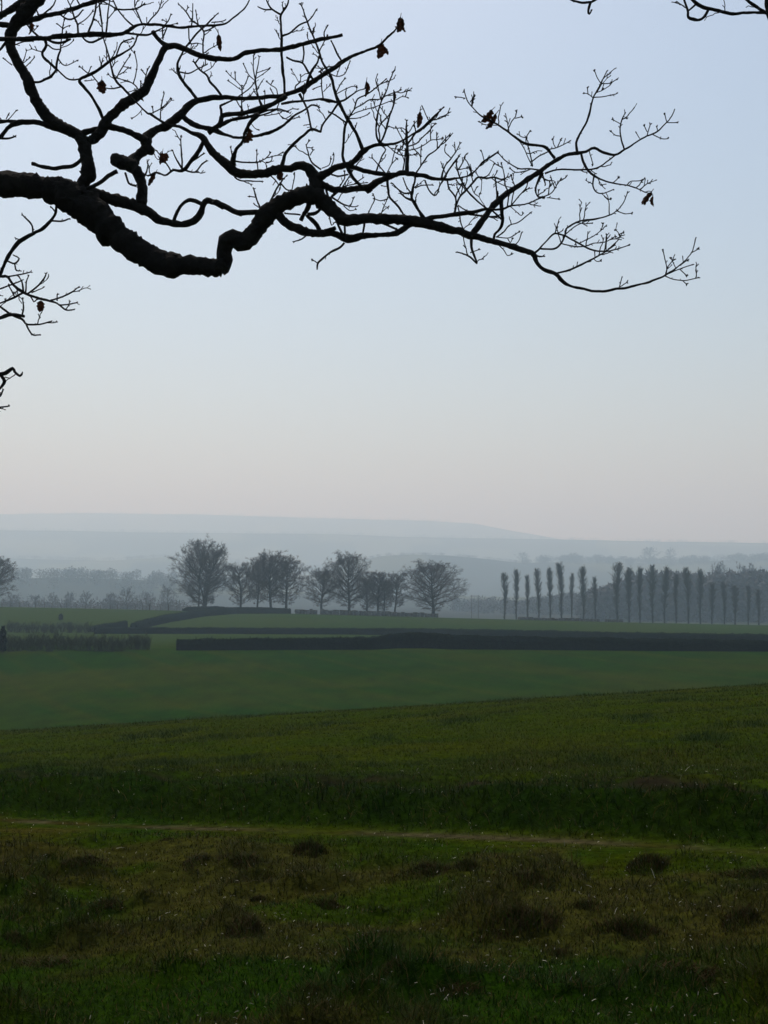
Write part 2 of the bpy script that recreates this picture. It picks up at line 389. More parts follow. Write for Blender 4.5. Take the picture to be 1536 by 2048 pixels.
TRACES = """
P -960,470,95 -700,440,78 -450,390,66 -200,366,58 K -200,230,172 0,232,165 200,240,165 350,270,170 480,320,205 600,400,225 700,490,210 760,550,195 850,620,175 950,690,158 1050,745,150 1130,785,150 1300,785,125 1400,795,122 1500,805,125 L 110,728,108 150,690,100 152,620,94 165,560,98 205,540,95 262,565,95 320,520,98 370,455,105 420,390,120 490,335,105 580,295,100 660,275,105 720,285,100 790,345,85 840,390,80 890,430,74 960,425,64 1060,420,60 1200,425,60 1330,440,65 1430,460,60 1536,490,50 J 60,1015,42 110,1035,42 160,1045,35 250,1070,32 350,1100,30 440,1128,30 465,1140,28 480,1180,24 520,1225,21 590,1253,21 640,1300,20 720,1330,15 820,1348,13 900,1338,12 1000,1325,12 1100,1300,12 1200,1258,10 1270,1210,7 1330,1160,6 1360,1105,5 1375,1045,5
K 480,300,70 560,300,80 700,320,85 800,345,80 900,375,75 960,400,75 1020,430,60 1080,475,55 1160,495,45 1220,508,45 1290,500,50 1340,470,45 1375,420,40 1390,370,40 1420,345,40 1470,360,38 1536,395,38 L 90,315,35 160,350,35 230,385,35 300,382,32 380,382,30 430,390,30
F -60,560,60 -40,600,60 0,680,90 60,745,90 150,790,98 240,830,92 340,855,78 440,850,70 540,850,75 620,880,80 700,910,88 760,905,82 860,880,60 980,870,50 1100,870,50 1200,850,55 1290,790,58 1380,745,55
F 470,845,60 520,815,50 565,800,46
F 660,950,22 610,1000,22 510,1050,18 440,1110,18 385,1160,18 380,1215,13
F 265,880,14 210,920,12 145,938,10
F 310,470,60 290,580,52 250,650,48 215,720,48
F 440,570,32 390,630,30 340,655,35 280,655,30
F 270,670,25 320,710,40 370,760,40 400,815,40
F 570,690,25 585,740,25 605,790,22 640,860,22
F 663,740,24 663,790,20 663,870,22
F 868,710,24 860,780,20 845,870,20
F 1030,735,25 1120,780,20 1220,825,18
F 210,665,14 120,655,14 60,650,12
F 590,420,30 520,490,20 490,520,14
F 470,390,25 490,470,18 500,520,12
F 530,480,16 640,550,14 740,580,9 790,577,6
F 650,570,9 720,622,9 775,608,7
F 720,575,8 752,495,7
F 480,620,12 510,700,11 530,770,10 560,740,6
G 540,1300,95 560,1260,92 600,1190,90 605,1130,85 585,1060,80 575,1000,85 560,950,80 500,900,75 420,870,80 350,820,78 280,740,72 220,630,72 180,530,70 130,440,64 80,350,58 70,280,65 80,220,75 120,150,75 170,80,90 230,20,92 290,-60,90 380,-220,70 420,-420,50 520,-640,30 560,-800,14
G 370,870,50 270,840,38 190,830,38 110,840,36 50,880,30 0,940,26 -60,990,22 -160,1020,14
G 130,835,24 60,828,24 0,830,25 -60,830,22 -180,800,14
G 570,945,50 620,960,60 680,915,68 710,850,70 760,790,60 850,710,60 920,665,65 985,620,65 1010,570,55 1040,510,50 1070,440,45 1100,380,45 1130,325,50 H 170,310,36 240,335,38 330,375,40 430,400,38 530,405,32 600,395,34 640,365,32 740,345,28 880,340,28 960,320,30 1050,300,28 1140,275,26 1230,255,22 1315,238,20
G 540,925,50 600,895,40 680,880,38 720,855,45
H 105,310,34 60,270,30 20,215,28
G 710,850,50 780,870,45 860,895,45 940,930,45 1000,965,55
G 965,1400,70 970,1320,66 965,1240,66 940,1180,70 900,1125,75 940,1060,62 1000,1010,70 1000,970,65 1010,930,65 1060,890,60 1130,860,55 1200,810,50 1250,770,50 1290,720,45 1340,690,40 1420,670,38 H 512,665,36 600,672,28 700,672,28 800,662,28 900,655,28 950,640,30 1020,615,35 1070,585,35 1130,545,30 1200,500,30 1270,455,30 1330,410,25 1400,375,20 1480,345,18 1536,325,16 I 560,290,15 600,250,15 640,215,12 665,185,8
G 915,1140,95 850,1115,92 800,1092,86 770,1085,74
G 800,1170,28 740,1200,26 690,1240,26 640,1270,24 590,1290,20
G 1000,1010,70 1040,1035,52
H 215,785,40 270,835,40 340,865,34 440,885,34 500,915,22 570,935,18 640,938,18 720,930,18 800,910,20 890,870,18 950,820,16 1010,775,14 1060,750,12 1105,718,12 1160,735,9
H 1130,1310,86 1130,1240,85 1105,1180,70 1070,1140,56 1020,1130,55 960,1150,50 900,1150,55 830,1170,55 760,1188,55 680,1190,55 600,1180,62 550,1145,65 500,1100,58 430,1040,52 390,985,48 355,935,40 280,905,24 200,868,20 110,845,17 60,815,16 0,775,16 B 600,1400,22 520,1330,22 430,1240,22 380,1190,20
H 565,1130,40 570,1080,35 590,1020,25 630,970,22 650,900,22 690,830,26 740,780,30
H 400,910,26 450,870,30 480,840,30 495,790,28 560,780,28 650,770,28 720,752,32 780,735,35 850,705,28 930,655,28
H 488,790,18 485,750,16 480,725,14 530,700,11 570,680,9
H 470,865,22 520,830,18 580,815,16 660,800,18 740,775,16 800,755,14 880,745,9 940,760,7
H 920,650,22 915,560,18 905,470,21 900,400,18 898,330,18 898,240,16 893,160,14 895,100,14 930,50,12 945,5,10 950,-60,8
H 893,100,12 830,60,10 800,10,8 790,-30,7
H 905,245,12 960,220,10 1020,170,9 1070,150,8
H 830,65,9 780,65,8 745,50,7
H 1455,1030,26 1425,950,20 1385,870,20 1350,815,22 1315,750,18 1285,690,22 1262,620,18 1240,540,18 1220,490,16 1185,440,14 1160,375,13 1140,310,13 1110,240,11 1080,165,10 1055,95,9 1030,30,7
H 1075,150,8 1110,110,7 1135,65,6
H 1040,640,22 1060,615,20 1075,560,16 1100,490,14 1140,430,12 1155,380,11
H 930,390,11 980,415,11 1040,430,12 1080,490,12 1110,540,12
H 1045,300,10 1050,370,10 1040,430,11
H 1310,420,11 1270,350,10 1240,285,8
H 1195,270,9 1190,220,8 1210,180,7
H 1330,1125,18 1315,1060,16 1320,1000,16 1325,920,16 1335,850,17 1350,815,17
H 900,1130,24 925,1050,20 980,985,18 1040,930,16 1105,882,16 1165,900,13
H 1165,900,11 1175,860,11 1200,820,11 1240,770,12 1285,705,13
H 1020,640,15 1040,680,13 1070,740,12 1085,800,12 1100,880,12
H 1335,835,10 1270,790,9 1225,765,7
I 110,1230,62 170,1190,52 230,1150,42 300,1130,42 350,1115,40 390,1075,38 430,1035,38 480,1005,25 540,985,25 600,985,18 660,975,14 720,950,12 770,915,14 820,890,16 870,840,12 930,785,10 975,735,8
I 320,1125,35 420,1160,30 500,1180,28 580,1190,28 640,1195,30 700,1180,35 740,1185,30 800,1195,28 850,1200,26 900,1215,24 980,1225,20 1050,1220,14 1110,1210,11 1160,1195,10 1210,1150,9 1260,1100,9 1300,1075,8 1350,1040,7
I 130,1250,52 180,1275,45 230,1295,40 330,1295,38 420,1285,42 480,1275,45 530,1240,40 580,1220,40 640,1195,36
I 455,1280,36 465,1310,26 490,1290,20
I 728,1190,28 732,1100,24 730,1000,20 728,930,16 725,870,12 728,825,8
D 735,1040,22 695,930,20 690,820,18 705,700,18 730,580,17 770,470,17 810,390,17 845,290,14 875,210,14 905,140,8
D 740,1030,22 790,920,22 825,810,20 850,710,18 880,620,18 905,540,20 910,470,24 910,390,18
D 735,1000,16 735,930,16 720,850,16 760,770,15 820,710,14 870,650,12
D 345,720,22 400,640,18 440,590,15 520,545,14 610,490,14 720,485,14 790,455,13 880,415,12 985,375,10
D 360,695,12 450,645,12 560,610,11 680,575,11 770,545,11 850,510,10 930,490,10 1010,450,9 1075,460,8
D 350,720,13 450,715,12 540,690,10 600,660,9
D 420,610,15 430,570,15 460,480,15 560,430,13 640,380,14 700,330,12 800,245,10
D 230,515,22 320,480,18 400,420,14 470,375,11 550,355,9
D 215,520,20 110,505,18 0,480,16
D 195,410,12 250,300,10 300,235,9
D 200,415,10 290,370,9 390,325,8 445,330,7
D 835,815,12 930,840,10 1010,835,10 1060,870,9
D 690,1375,20 725,1280,18 765,1180,17 805,1100,14 750,1050,12
D 810,1400,14 720,1290,12 650,1210,9 640,1180,7
D 820,1400,12 880,1280,10 945,1210,7
D 880,1280,9 910,1150,8 935,1060,7
D 750,1010,13 850,1070,13 920,1130,13 1000,1170,12 1080,1175,12 1180,1160,9
D 880,1085,10 1000,1105,10 1080,1110,10 1180,1090,9 1290,1040,9 1360,985,9 1440,980,7 1500,965,7
D 1070,1065,14 1180,1030,14 1260,950,13 1340,870,12 1410,790,9
D 1070,1045,20 1130,960,20 1180,890,22 1260,830,22 1330,760,16 1400,690,12 1510,590,9
D 1270,850,14 1350,770,12 1430,700,10 1480,610,8
D 1350,725,9 1440,730,8 1530,690,7
D 1330,740,9 1300,670,8 1260,580,8
D 1180,1390,20 1240,1300,16 1290,1230,15 1330,1170,14 1420,1110,14 1490,1030,12 1536,975,12 1580,930,9
D 1140,950,10 1150,1080,10 1220,1160,10 1240,1230,9 1235,1290,9
D 1250,1040,12 1240,1110,10 1240,1180,9
D 1055,1050,10 990,930,9 940,830,7
D 1020,1360,16 1040,1200,13 1050,1100,11
D 1020,1340,10 1030,1220,9 970,1110,7
E 250,1130,45 330,1100,45 430,1090,42 540,1070,45 640,1060,40 740,1045,35 820,1030,30 900,1015,25 980,1020,22 1060,1010,20 1140,980,16 1250,970,14 1340,945,14 1440,900,13 1536,860,11 J 580,780,6 618,722,4
E 730,1300,70 800,1190,65 860,1110,62 940,1000,62 1020,920,60 1100,850,55 1200,780,50 1320,700,50 1420,640,52 J 558,638,22 610,608,22 650,585,20 710,575,20 760,568,16 805,548,16 850,570,14 920,585,14 980,555,12 1040,515,9 1100,480,9 1160,455,8 1200,415,7 1230,380,6 1255,330,5
J 585,605,14 540,550,14 500,535,12 430,525,12 380,500,11 320,455,9 270,420,9 220,390,8 170,365,7 130,325,6 95,280,5 80,230,5
J 85,270,4 60,264,4 35,262,4
J 112,292,4 135,262,4
J 270,420,5 200,418,4 165,402,4
J 320,450,5 345,400,5 365,375,5 372,345,4
J 365,382,4 400,372,4
J 425,525,5 425,490,5 445,455,4
J 425,490,4 400,485,4 380,470,4
J 385,505,6 420,560,6 435,600,6 455,640,6
J 432,525,6 450,590,6 460,640,6
J 555,565,6 500,590,6 460,620,6
J 545,558,6 610,540,5 668,510,4
J 590,545,4 578,525,4 575,500,4
J 600,542,4 622,495,4
J 710,575,14 705,520,12 725,470,11 760,410,10 780,350,10 795,280,9 820,230,8 845,180,6 875,120,5
J 800,265,6 860,260,5 930,245,4
J 800,268,6 770,245,5 750,242,4
J 772,250,4 768,212,4
J 842,185,5 820,150,5 808,118,4
J 845,188,5 890,185,5 930,165,4
J 975,558,8 955,490,7 950,440,6 960,390,6 978,355,4
J 955,482,5 920,475,5 900,455,4
J 950,412,5 910,388,4
J 960,385,4 985,380,4
J 1100,480,5 1118,415,4
J 1100,455,4 1085,425,4
J 1060,495,4 1042,465,4
J 1130,470,6 1180,495,5 1218,495,4
J 1160,455,4 1155,430,4
J 1210,405,4 1265,405,4
J 1210,400,4 1200,360,4
J 733,580,12 745,625,11 770,670,11 810,705,10 860,728,8 920,745,7 985,755,7 1040,770,6 1090,795,5
J 530,690,10 600,668,8 700,668,8 770,668,8 830,655,7 880,620,7 920,590,7
J 990,755,6 1010,735,5 1060,730,5 1085,720,4
J 805,700,8 798,760,7 820,795,6 860,800,5 910,780,4
J 845,800,4 880,830,4 897,832,4
J 905,745,5 925,730,4 940,715,4
J 778,565,5 800,640,5
J 520,685,10 490,740,8 480,780,6 490,820,6 520,825,5
J 515,690,9 533,750,6
J 540,825,4 605,832,4
J 490,820,4 495,785,4
J 465,1140,12 500,1110,10 540,1065,9 585,1025,9 640,1035,8 650,1000,8 690,970,8 750,950,8 810,945,8 870,930,7 930,900,6 970,850,5 990,800,4
J 935,900,5 980,915,4 1015,912,4
J 505,1110,9 580,1110,9 620,1080,9 640,1040,9
J 640,1035,8 720,1080,8 790,1115,8 860,1125,7 920,1115,6 995,1092,4
J 620,1080,6 700,1098,6 760,1095,6 800,1080,5 870,1070,5 925,1040,4
J 645,1030,5 700,985,5 760,955,5
J 720,1080,5 790,1045,5 840,1010,4 855,970,4
J 870,1130,5 875,1035,4
J 880,1118,6 940,1060,5 945,1030,5 925,1005,4
J 945,1030,4 970,1018,4
J 590,1250,9 660,1230,9 730,1200,9 800,1165,8 870,1125,6 920,1090,5
J 805,1168,5 820,1182,4 840,1178,4
J 810,1160,4 808,1130,4
J 465,1140,9 500,1155,8 520,1152,6
J 1205,1255,8 1210,1210,5 1190,1120,4
J 1200,1262,6 1250,1280,5 1310,1288,5 1385,1272,4
J 1300,1288,4 1322,1308,4
J 1220,1250,5 1290,1220,5 1350,1200,4
J 1260,1215,5 1235,1165,4
J 1285,1205,5 1325,1175,4
J 1285,1225,4 1318,1258,4
J 1345,1135,4 1385,1112,4
J 945,1330,5 960,1270,4
J 950,1322,4 988,1298,4
J 120,1050,16 120,1110,14 135,1150,12 150,1192,10 110,1155,10 70,1135,8 38,1128,7
J 112,1132,6 160,1115,4
E 1035,930,40 1045,1040,38 1050,1130,34 1030,1210,28 970,1270,24 960,1330,22
E 990,1300,12 1060,1250,12 1120,1180,11 1200,1155,10 1280,1100,10 1340,1050,8
E 980,1300,10 1100,1310,9 1160,1290,9 1215,1250,8
E 1175,1385,9 1220,1330,8 1245,1255,7
E 1100,1310,8 1130,1360,7 1150,1320,6
E 1000,1370,12 1060,1430,10 1100,1490,9 1140,1480,8
E 890,1010,16 800,940,14 730,870,14 680,810,14 640,740,14 610,680,13 590,620,13 575,540,13 600,470,10
E 555,1070,18 580,960,18 620,880,18 680,820,18 760,730,18 800,690,18 880,700,16 960,690,14 1040,710,12 1140,670,8
E 580,960,12 570,890,12 610,800,10 650,750,8
E 590,980,12 610,1060,12 620,1150,12 650,1220,11 690,1260,10
E 595,975,12 660,1020,12 740,1040,12 800,1030,10
E 485,710,14 500,800,14 550,860,14 575,920,14 565,1000,12
E 255,720,14 290,810,12 350,875,14 380,850,12 410,770,12 460,700,12
E 230,1110,22 160,960,22 120,900,24 130,820,22 150,740,18 160,680,16
E 0,850,12 60,900,14 125,930,14
E 30,690,10 70,790,11 115,850,12
E 0,830,10 50,855,13 110,850,12
E 155,800,12 210,775,11 330,768,9
E 430,710,22 440,640,16 470,560,14 520,500,14 570,430,12 615,345,8
E 450,700,22 510,600,18 560,530,18 600,480,14
E 520,490,9 460,430,8 465,360,7
E 710,675,16 780,610,12 850,530,13 940,470,11 1000,430,9
E 1425,615,14 1320,600,12 1220,600,12 1140,560,10 1070,510,10 1010,445,8
E 860,515,9 835,425,7
E 745,680,12 720,600,12 690,530,10 660,490,12 680,450,8
E 595,610,12 640,540,10 660,490,10
E 590,612,12 640,605,9 680,595,8
E 975,700,14 990,850,12 985,960,12
E 1000,830,13 1005,910,12
E 1100,990,12 1110,850,12 1080,770,12 1065,660,10 1040,550,7
E 1140,980,11 1150,900,10 1170,780,10 1140,680,8
E 1145,970,11 1220,880,10 1290,800,10 1310,740,8
E 940,700,10 1000,740,9 1080,780,8 1160,800,7
E 820,695,12 900,670,11 960,560,8
E 950,695,9 990,640,8
E 880,1000,9 810,890,8 830,830,8 840,700,7
E 810,890,8 760,850,8 730,780,7
E 760,850,7 785,790,6
E 1445,640,16 1410,730,14 1385,820,12 1410,880,10 1450,890,9
E 1280,625,9 1190,640,8 1130,600,7
E 1130,990,9 1200,1050,8 1240,1080,8 1260,1060,7
E 930,1020,14 1000,1080,16 1050,1130,16
E 700,1065,18 850,1085,16 960,1090,14 1030,1070,12
F 1105,290,22 1100,330,22 1110,420,22 1120,480,20 1200,570,20 1290,690,20
F 1490,710,24 1400,590,22 1350,500,22 1350,420,20 1380,330,18 1385,260,16
F 1345,435,13 1270,440,12 1210,400,13 1150,340,11
F 1360,520,12 1290,490,10 1230,430,10
F 900,660,10 940,570,9 970,500,10 955,460,8
F 1105,500,11 1030,520,10 970,500,9
F 1030,670,9 1070,570,9 1100,490,8
F 1045,635,7 1105,585,6
F 680,160,30 740,270,30 790,330,28 850,390,26
F 700,250,14 600,268,15 530,250,14
F 640,380,14 690,300,12 750,200,12 840,80,8
F 600,390,14 660,290,11 660,220,8
F 640,375,10 760,350,10 885,335,7
F 760,345,9 845,290,7
F 0,330,14 60,400,12 120,415,10
F 120,415,9 140,320,8 150,250,7
C 1180,1345,18 1090,1280,18 1040,1200,16 1020,1120,14 1000,1050,12 1030,1000,8
C 1045,1170,8 1085,1105,7
C 1010,1075,8 1065,1080,6
C 1300,1320,10 1330,1240,10 1340,1160,8
C 1190,1330,10 1280,1290,9 1300,1220,7
C 120,1240,18 240,1260,16 390,1260,15 460,1230,12 510,1200,10 555,1145,8
C 390,1258,9 392,1120,7
C 405,1370,12 400,1290,12 390,1265,10
C 515,1350,11 500,1270,10 440,1240,9
C 500,1260,18 560,1250,12 580,1190,8
C 95,1210,18 85,1140,14 70,1080,8
C 60,1340,24 110,1400,22 130,1450,20 200,1485,18 300,1485,16 450,1492,13
C 560,1420,14 620,1480,13 670,1540,12 710,1470,12 750,1430,9
L 425,330,12 470,240,10 510,180,9
L 385,375,10 350,310,9 330,240,7
L 340,290,6 305,285,5
L 380,365,7 335,335,5
C 450,560,34 420,480,20 395,400,18 375,300,18 375,220,16 390,130,14 410,40,12 420,-40,8
C 372,240,12 350,130,12 350,0,9 355,-60,7
C 372,255,10 290,180,10 230,55,7
C 390,160,9 480,130,8 545,105,7
C 385,225,9 470,170,8 545,110,7
C 150,460,14 250,390,14 320,330,14 365,270,12
C 210,640,16 205,520,14 210,420,16 205,320,12
C 205,330,9 130,250,9 70,200,8 20,140,6
C 210,375,9 130,320,8 45,260,6
C 212,350,9 250,290,8 280,220,7
C 130,250,7 125,160,6
C 490,560,10 490,390,7
C 650,430,11 630,350,10 570,310,10 520,270,8
C 560,310,7 585,265,6
C 600,430,8 560,360,6
C 855,400,16 870,310,14 920,270,12 930,180,9
C 915,285,10 860,190,9 815,120,7
C 928,215,9 990,170,8 1040,165,8
C 690,540,26 800,520,24 900,510,22 1000,500,20 1100,490,20 1200,475,20 1280,490,18 1380,515,16
C 1205,480,14 1190,360,13 1185,250,12 1180,160,9
C 1190,315,10 1120,340,9 1090,355,7
C 1210,390,8 1290,310,7
C 1260,150,12 1340,190,12 1400,200,12 1470,170,12 1510,80,12 1536,20,11
C 1150,150,14 1240,90,16 1360,80,16 1440,45,14
C -20,800,26 80,740,26 160,710,26 300,700,20 400,690,18 480,670,18 560,640,16 640,610,12
C 480,685,9 600,670,9 680,650,8
C 640,620,14 760,630,11 830,600,11 890,605,7
C 650,640,10 720,720,10 800,690,7
C 690,690,9 760,730,9 850,725,9 905,700,7
C 130,480,12 210,610,12 330,720,14
C 320,780,9 370,840,8 405,855,7
A -500,500,60 -200,485,58 0,480,55 200,480,50 400,475,48 560,470,50 760,445,55 960,435,55 1200,420,62 1350,430,50 B 250,420,42 330,390,40 400,340,36 480,305,34 600,300,30 700,305,32 850,320,34 1000,340,28 1150,325,26 1300,315,26 1440,305,26 1536,295,22 H 560,130,11 610,90,10 650,50,9 680,0,8 700,-40,6
B 320,405,26 420,420,22 500,430,22 600,425,20 680,390,18 780,340,12
A 130,330,56 200,310,55 300,290,58 400,245,58 550,195,55 700,165,52 850,125,50 1000,75,48 1130,30,48 1300,-20,45 1500,-100,35 1800,-250,20
A 170,330,60 120,320,60 0,300,58 -150,290,50 -400,300,40
A -400,320,60 -150,250,70 0,190,75 120,130,80 220,60,85 330,-10,85
A 90,500,34 40,560,30 0,610,25 -100,680,18
A 550,480,36 570,560,32 520,640,30 530,700,30 590,755,34 630,790,30 680,840,32
A 360,980,28 400,1005,26 480,1010,24 560,975,24 620,950,27 660,900,28 690,850,28 695,780,24 710,700,20 740,620,18 745,540,14 755,460,12
A 705,700,14 760,780,14 810,805,14 870,785,13 945,745,11
A 690,840,16 750,900,16 820,960,16 890,980,16 950,975,16
A 580,490,20 680,525,24 780,520,22 870,480,20
A 585,550,16 650,600,14 740,605,12
A 745,585,11 830,560,11 900,500,9
A 1000,440,20 1060,505,20 1130,520,20 1230,480,19 1290,450,18
A 1280,1490,38 1200,1310,36 1100,1150,36 1040,1080,38 980,1000,40 1000,965,36 1100,920,38 1200,865,34 1300,790,32 1400,715,30 1536,640,26 B 400,570,20 440,500,20 460,430,16
B 200,690,16 240,570,16 290,510,16 400,475,13
A 1125,920,14 1200,1010,14 1250,1040,10
A 1095,910,14 1040,870,14 985,820,11
A 1088,895,13 1115,820,9
A 1160,980,11 1060,995,9
B 390,1195,28 290,1090,24 200,1000,24 160,910,24 130,780,20 100,660,18 70,560,16 45,470,14 20,250,14 0,100,12 -20,-40,10
B 620,1400,14 720,1350,13 800,1290,12 860,1220,9
B 740,1470,13 750,1340,12 770,1220,12 790,1140,8
B 520,1340,12 460,1410,9 400,1450,7
B 655,1395,9 645,1320,7
B 480,1110,14 410,1030,14 320,990,12 200,960,11
B 410,1025,12 440,920,11 455,800,10 425,640,8
B 200,960,12 270,830,12 330,740,10 375,675,8
B 280,815,9 370,835,7
B 265,1065,16 160,1090,14 60,1080,11
B 340,1135,12 440,1105,9
B 550,1000,18 570,900,12 600,830,8
B 560,920,9 515,865,7
B 490,1120,18 500,1060,16 500,1010,10
B 460,1190,22 525,1225,17
B 1195,1225,36 1110,1110,34 1020,1000,34 970,910,34 955,830,26 960,750,24 1000,680,24 1030,620,22 1070,560,24 1150,460,24 1230,370,22 1310,300,20 1380,230,16 1440,170,9
B 965,880,16 1090,900,14 1200,850,12 1310,795,9
B 1500,1195,28 1420,1080,26 1350,1000,26 1310,920,24 1220,850,22 1150,755,18
B 1170,775,18 1230,700,13
B 1270,890,12 1370,830,11 1420,760,9
B 1270,665,18 1265,540,18 1275,390,18 1200,300,16 1120,240,14 1050,140,14 970,55,10
B 1055,145,9 1080,90,7
B 1275,385,16 1350,360,14 1430,315,12
B 1090,340,14 1095,470,13 1120,540,14 1180,530,13 1260,545,9
B 1280,650,14 1370,590,12 1440,550,9
B 1215,325,16 1190,230,12 1180,140,9
B 1125,325,14 1135,200,13 1140,50,8
B 1370,275,14 1480,265,13 1536,250,11
B 520,300,18 470,180,18 430,80,14 430,-40,12
B 470,220,10 410,120,9
B 580,300,16 640,220,14 720,130,14 760,0,10 780,-50,8
B 420,330,20 320,240,18 220,120,16 160,0,14 130,-60,10
B 215,115,18 320,120,16 430,110,16 500,80,16 545,45,12
B 75,430,20 90,280,18 100,150,16 120,0,14 130,-60,10
B 90,240,10 180,130,10
B 35,430,16 20,300,14 0,150,12 -20,0,10
B 210,120,16 100,50,14 0,0,14 -80,-50,10
B 790,320,14 850,240,12 870,180,8
B 820,315,10 940,290,8
B 820,275,8 770,240,7
B 830,320,12 790,420,14 770,465,12
B 770,320,14 770,440,13
A 480,195,18 440,100,16
A 505,195,18 600,120,16 660,60,14 690,-20,11
A 985,70,16 950,0,14 930,-50,10
A 960,430,24 950,300,22 910,200,18 870,80,16 830,0,12 810,-60,9
A 870,55,11 900,0,9
A 730,170,18 800,225,18 880,235,18 960,190,16 1010,130,13
A 955,300,14 1050,240,12 1140,140,11
A 1075,420,24 1130,290,22 1160,180,20 1190,0,16 1200,-70,11
A 485,465,20 400,380,20 340,310,18
A 400,395,12 460,330,10
A 765,450,16 770,340,13 790,250,8
A 770,345,12 705,295,10
A 770,350,10 850,315,8
A 30,190,14 20,130,14 20,0,12 15,-60,9
A 255,800,14 300,720,12 325,620,8
A 275,780,12 360,715,9
A 290,840,12 360,780,11 420,710,9
A 150,800,14 50,725,9
A 150,565,14 270,520,14 400,505,12
A 60,1500,12 130,1440,10 200,1360,8
A 75,1465,9 105,1400,7
A 40,1500,9 0,1450,8
G 10,945,14 60,945,10 105,930,8
G 555,1090,25 500,1130,25 430,1140,24 370,1150,26 300,1140,23 220,1118,20
G 1400,930,24 1370,1010,26 1310,1090,26 1255,1160,20 1180,1165,12 1130,1195,12 1070,1180,12 1010,1200,10
G 1245,1155,12 1200,1080,9 1180,1030,7
G 1245,1150,11 1235,1000,9 1235,935,6
G 1255,1160,11 1330,1175,9 1380,1120,9 1410,1100,7
G 1300,1110,9 1390,1050,7
G 1170,1175,10 1140,1120,9 1070,1030,7
G 975,1230,12 1000,1170,10 1010,1120,7
G 855,1180,13 880,1250,12 930,1270,12
K 400,330,18 390,375,16 370,450,18 300,530,20 230,570,22 140,620,24 80,690,22 30,780,20 0,850,20 -100,1000,20 -250,1050,20
K 225,565,12 215,510,10 150,440,8
K 345,485,12 430,485,10 470,470,8
K 375,420,9 345,385,7
K 145,615,8 110,605,6
K 45,755,10 100,775,10 130,740,9 95,720,7
K 100,775,10 110,820,9 135,825,7
K -230,800,24 -60,840,20 0,862,18 50,865,16 90,920,16 160,970,18 240,1005,14 340,1030,14 400,1055,11 450,1090,10 500,1090,8
K 340,1030,12 430,1000,10 490,970,9 535,938,7
K 400,1058,9 460,1055,8 520,1043,7
K 390,1030,8 390,985,6
K 50,865,9 140,850,8 210,832,7
K 160,970,12 150,900,9 125,860,7
K 175,970,10 180,900,8 195,860,6
K 190,980,10 250,935,10 300,880,10 315,845,7
K 215,975,8 295,940,6
K -230,1000,16 -40,960,10 50,930,10 150,890,8
K 165,970,12 80,1015,12 0,1045,10 -80,1070,9
K 100,1000,8 60,925,7
K -200,1020,12 -60,1030,10 0,1070,14 80,1125,14 150,1155,14 185,1190,12 270,1190,10 350,1170,8
K -220,1190,18 -60,1170,16 0,1148,20 80,1125,20 165,1135,20
K 150,1130,10 160,1075,10 155,1020,7
K 180,1190,12 195,1225,10 225,1262,10 270,1262,8
K 210,1000,9 230,1035,8 250,1020,7
K -200,1500,22 -60,1520,20 0,1530,22 40,1525,24 85,1490,22 100,1515,18 135,1542,16 152,1525,10
K 5,1535,22 30,1580,24 0,1625,18 -50,1660,14 -150,1700,12
K -80,1720,12 0,1680,10 20,1640,8
K -160,1770,12 -60,1760,11 0,1755,10 55,1750,8
K -500,230,110 -420,420,80 -330,640,60 -260,850,48 -230,1050,40 -220,1250,32 -210,1500,24 -160,1770,14
M 1536,-900,160 1560,-500,110 1530,-200,60 1533,-20,42 1538,60,38 1545,130,28 1600,200,16
M 1540,90,22 1400,88,17 1290,98,18 1220,85,20 1150,68,22 1080,50,22 1030,25,22 985,-20,18 900,-100,12
M 1115,68,18 1085,120,18 1055,142,18 1010,135,21 975,120,19 970,70,16 945,0,13 930,-40,10
M 1030,28,14 980,72,12
M 1515,85,18 1440,40,18 1380,-10,18 1300,-90,14
M 700,-300,30 450,-60,20 340,-10,15 270,18,16 180,10,13 130,-10,10
M 285,20,18 270,80,14 275,98,10 290,78,9
P -880,-150,95 -500,0,62 -250,50,40 -60,62,18
K 1185,495,25 1210,420,22 1250,365,22 1300,340,26 1350,355,26 1385,375,26
"""

# ---------------------------------------------------------------- the oak whose limb hangs into the picture
ZONES = {'A': (0, 0, 250 / 1536), 'B': (200, 0, 250 / 1536), 'C': (450, 120, 250 / 1536), 'D': (640, 120, 250 / 1536),
         'E': (800, 220, 300 / 1536), 'F': (560, 300, 300 / 1536), 'G': (0, 0, 450 / 1536), 'H': (300, 0, 450 / 1536),
         'I': (600, 0, 450 / 1536), 'J': (900, 100, 550 / 1536), 'K': (0, 300, 450 / 1536), 'L': (400, 300, 500 / 1536),
         'M': (1100, 0, 436 / 1536), 'P': (0, 0, 1.0)}

def parse_traces(txt):
    out = []
    for line in txt.strip().splitlines():
        pts = []; z = None
        for tok in line.split():
            if tok in ZONES: z = ZONES[tok]; continue
            a, b, w = map(float, tok.split(','))
            pts.append((z[0] + a * z[2], z[1] + b * z[2], w * z[2]))
        out.append(np.array(pts))
    return out

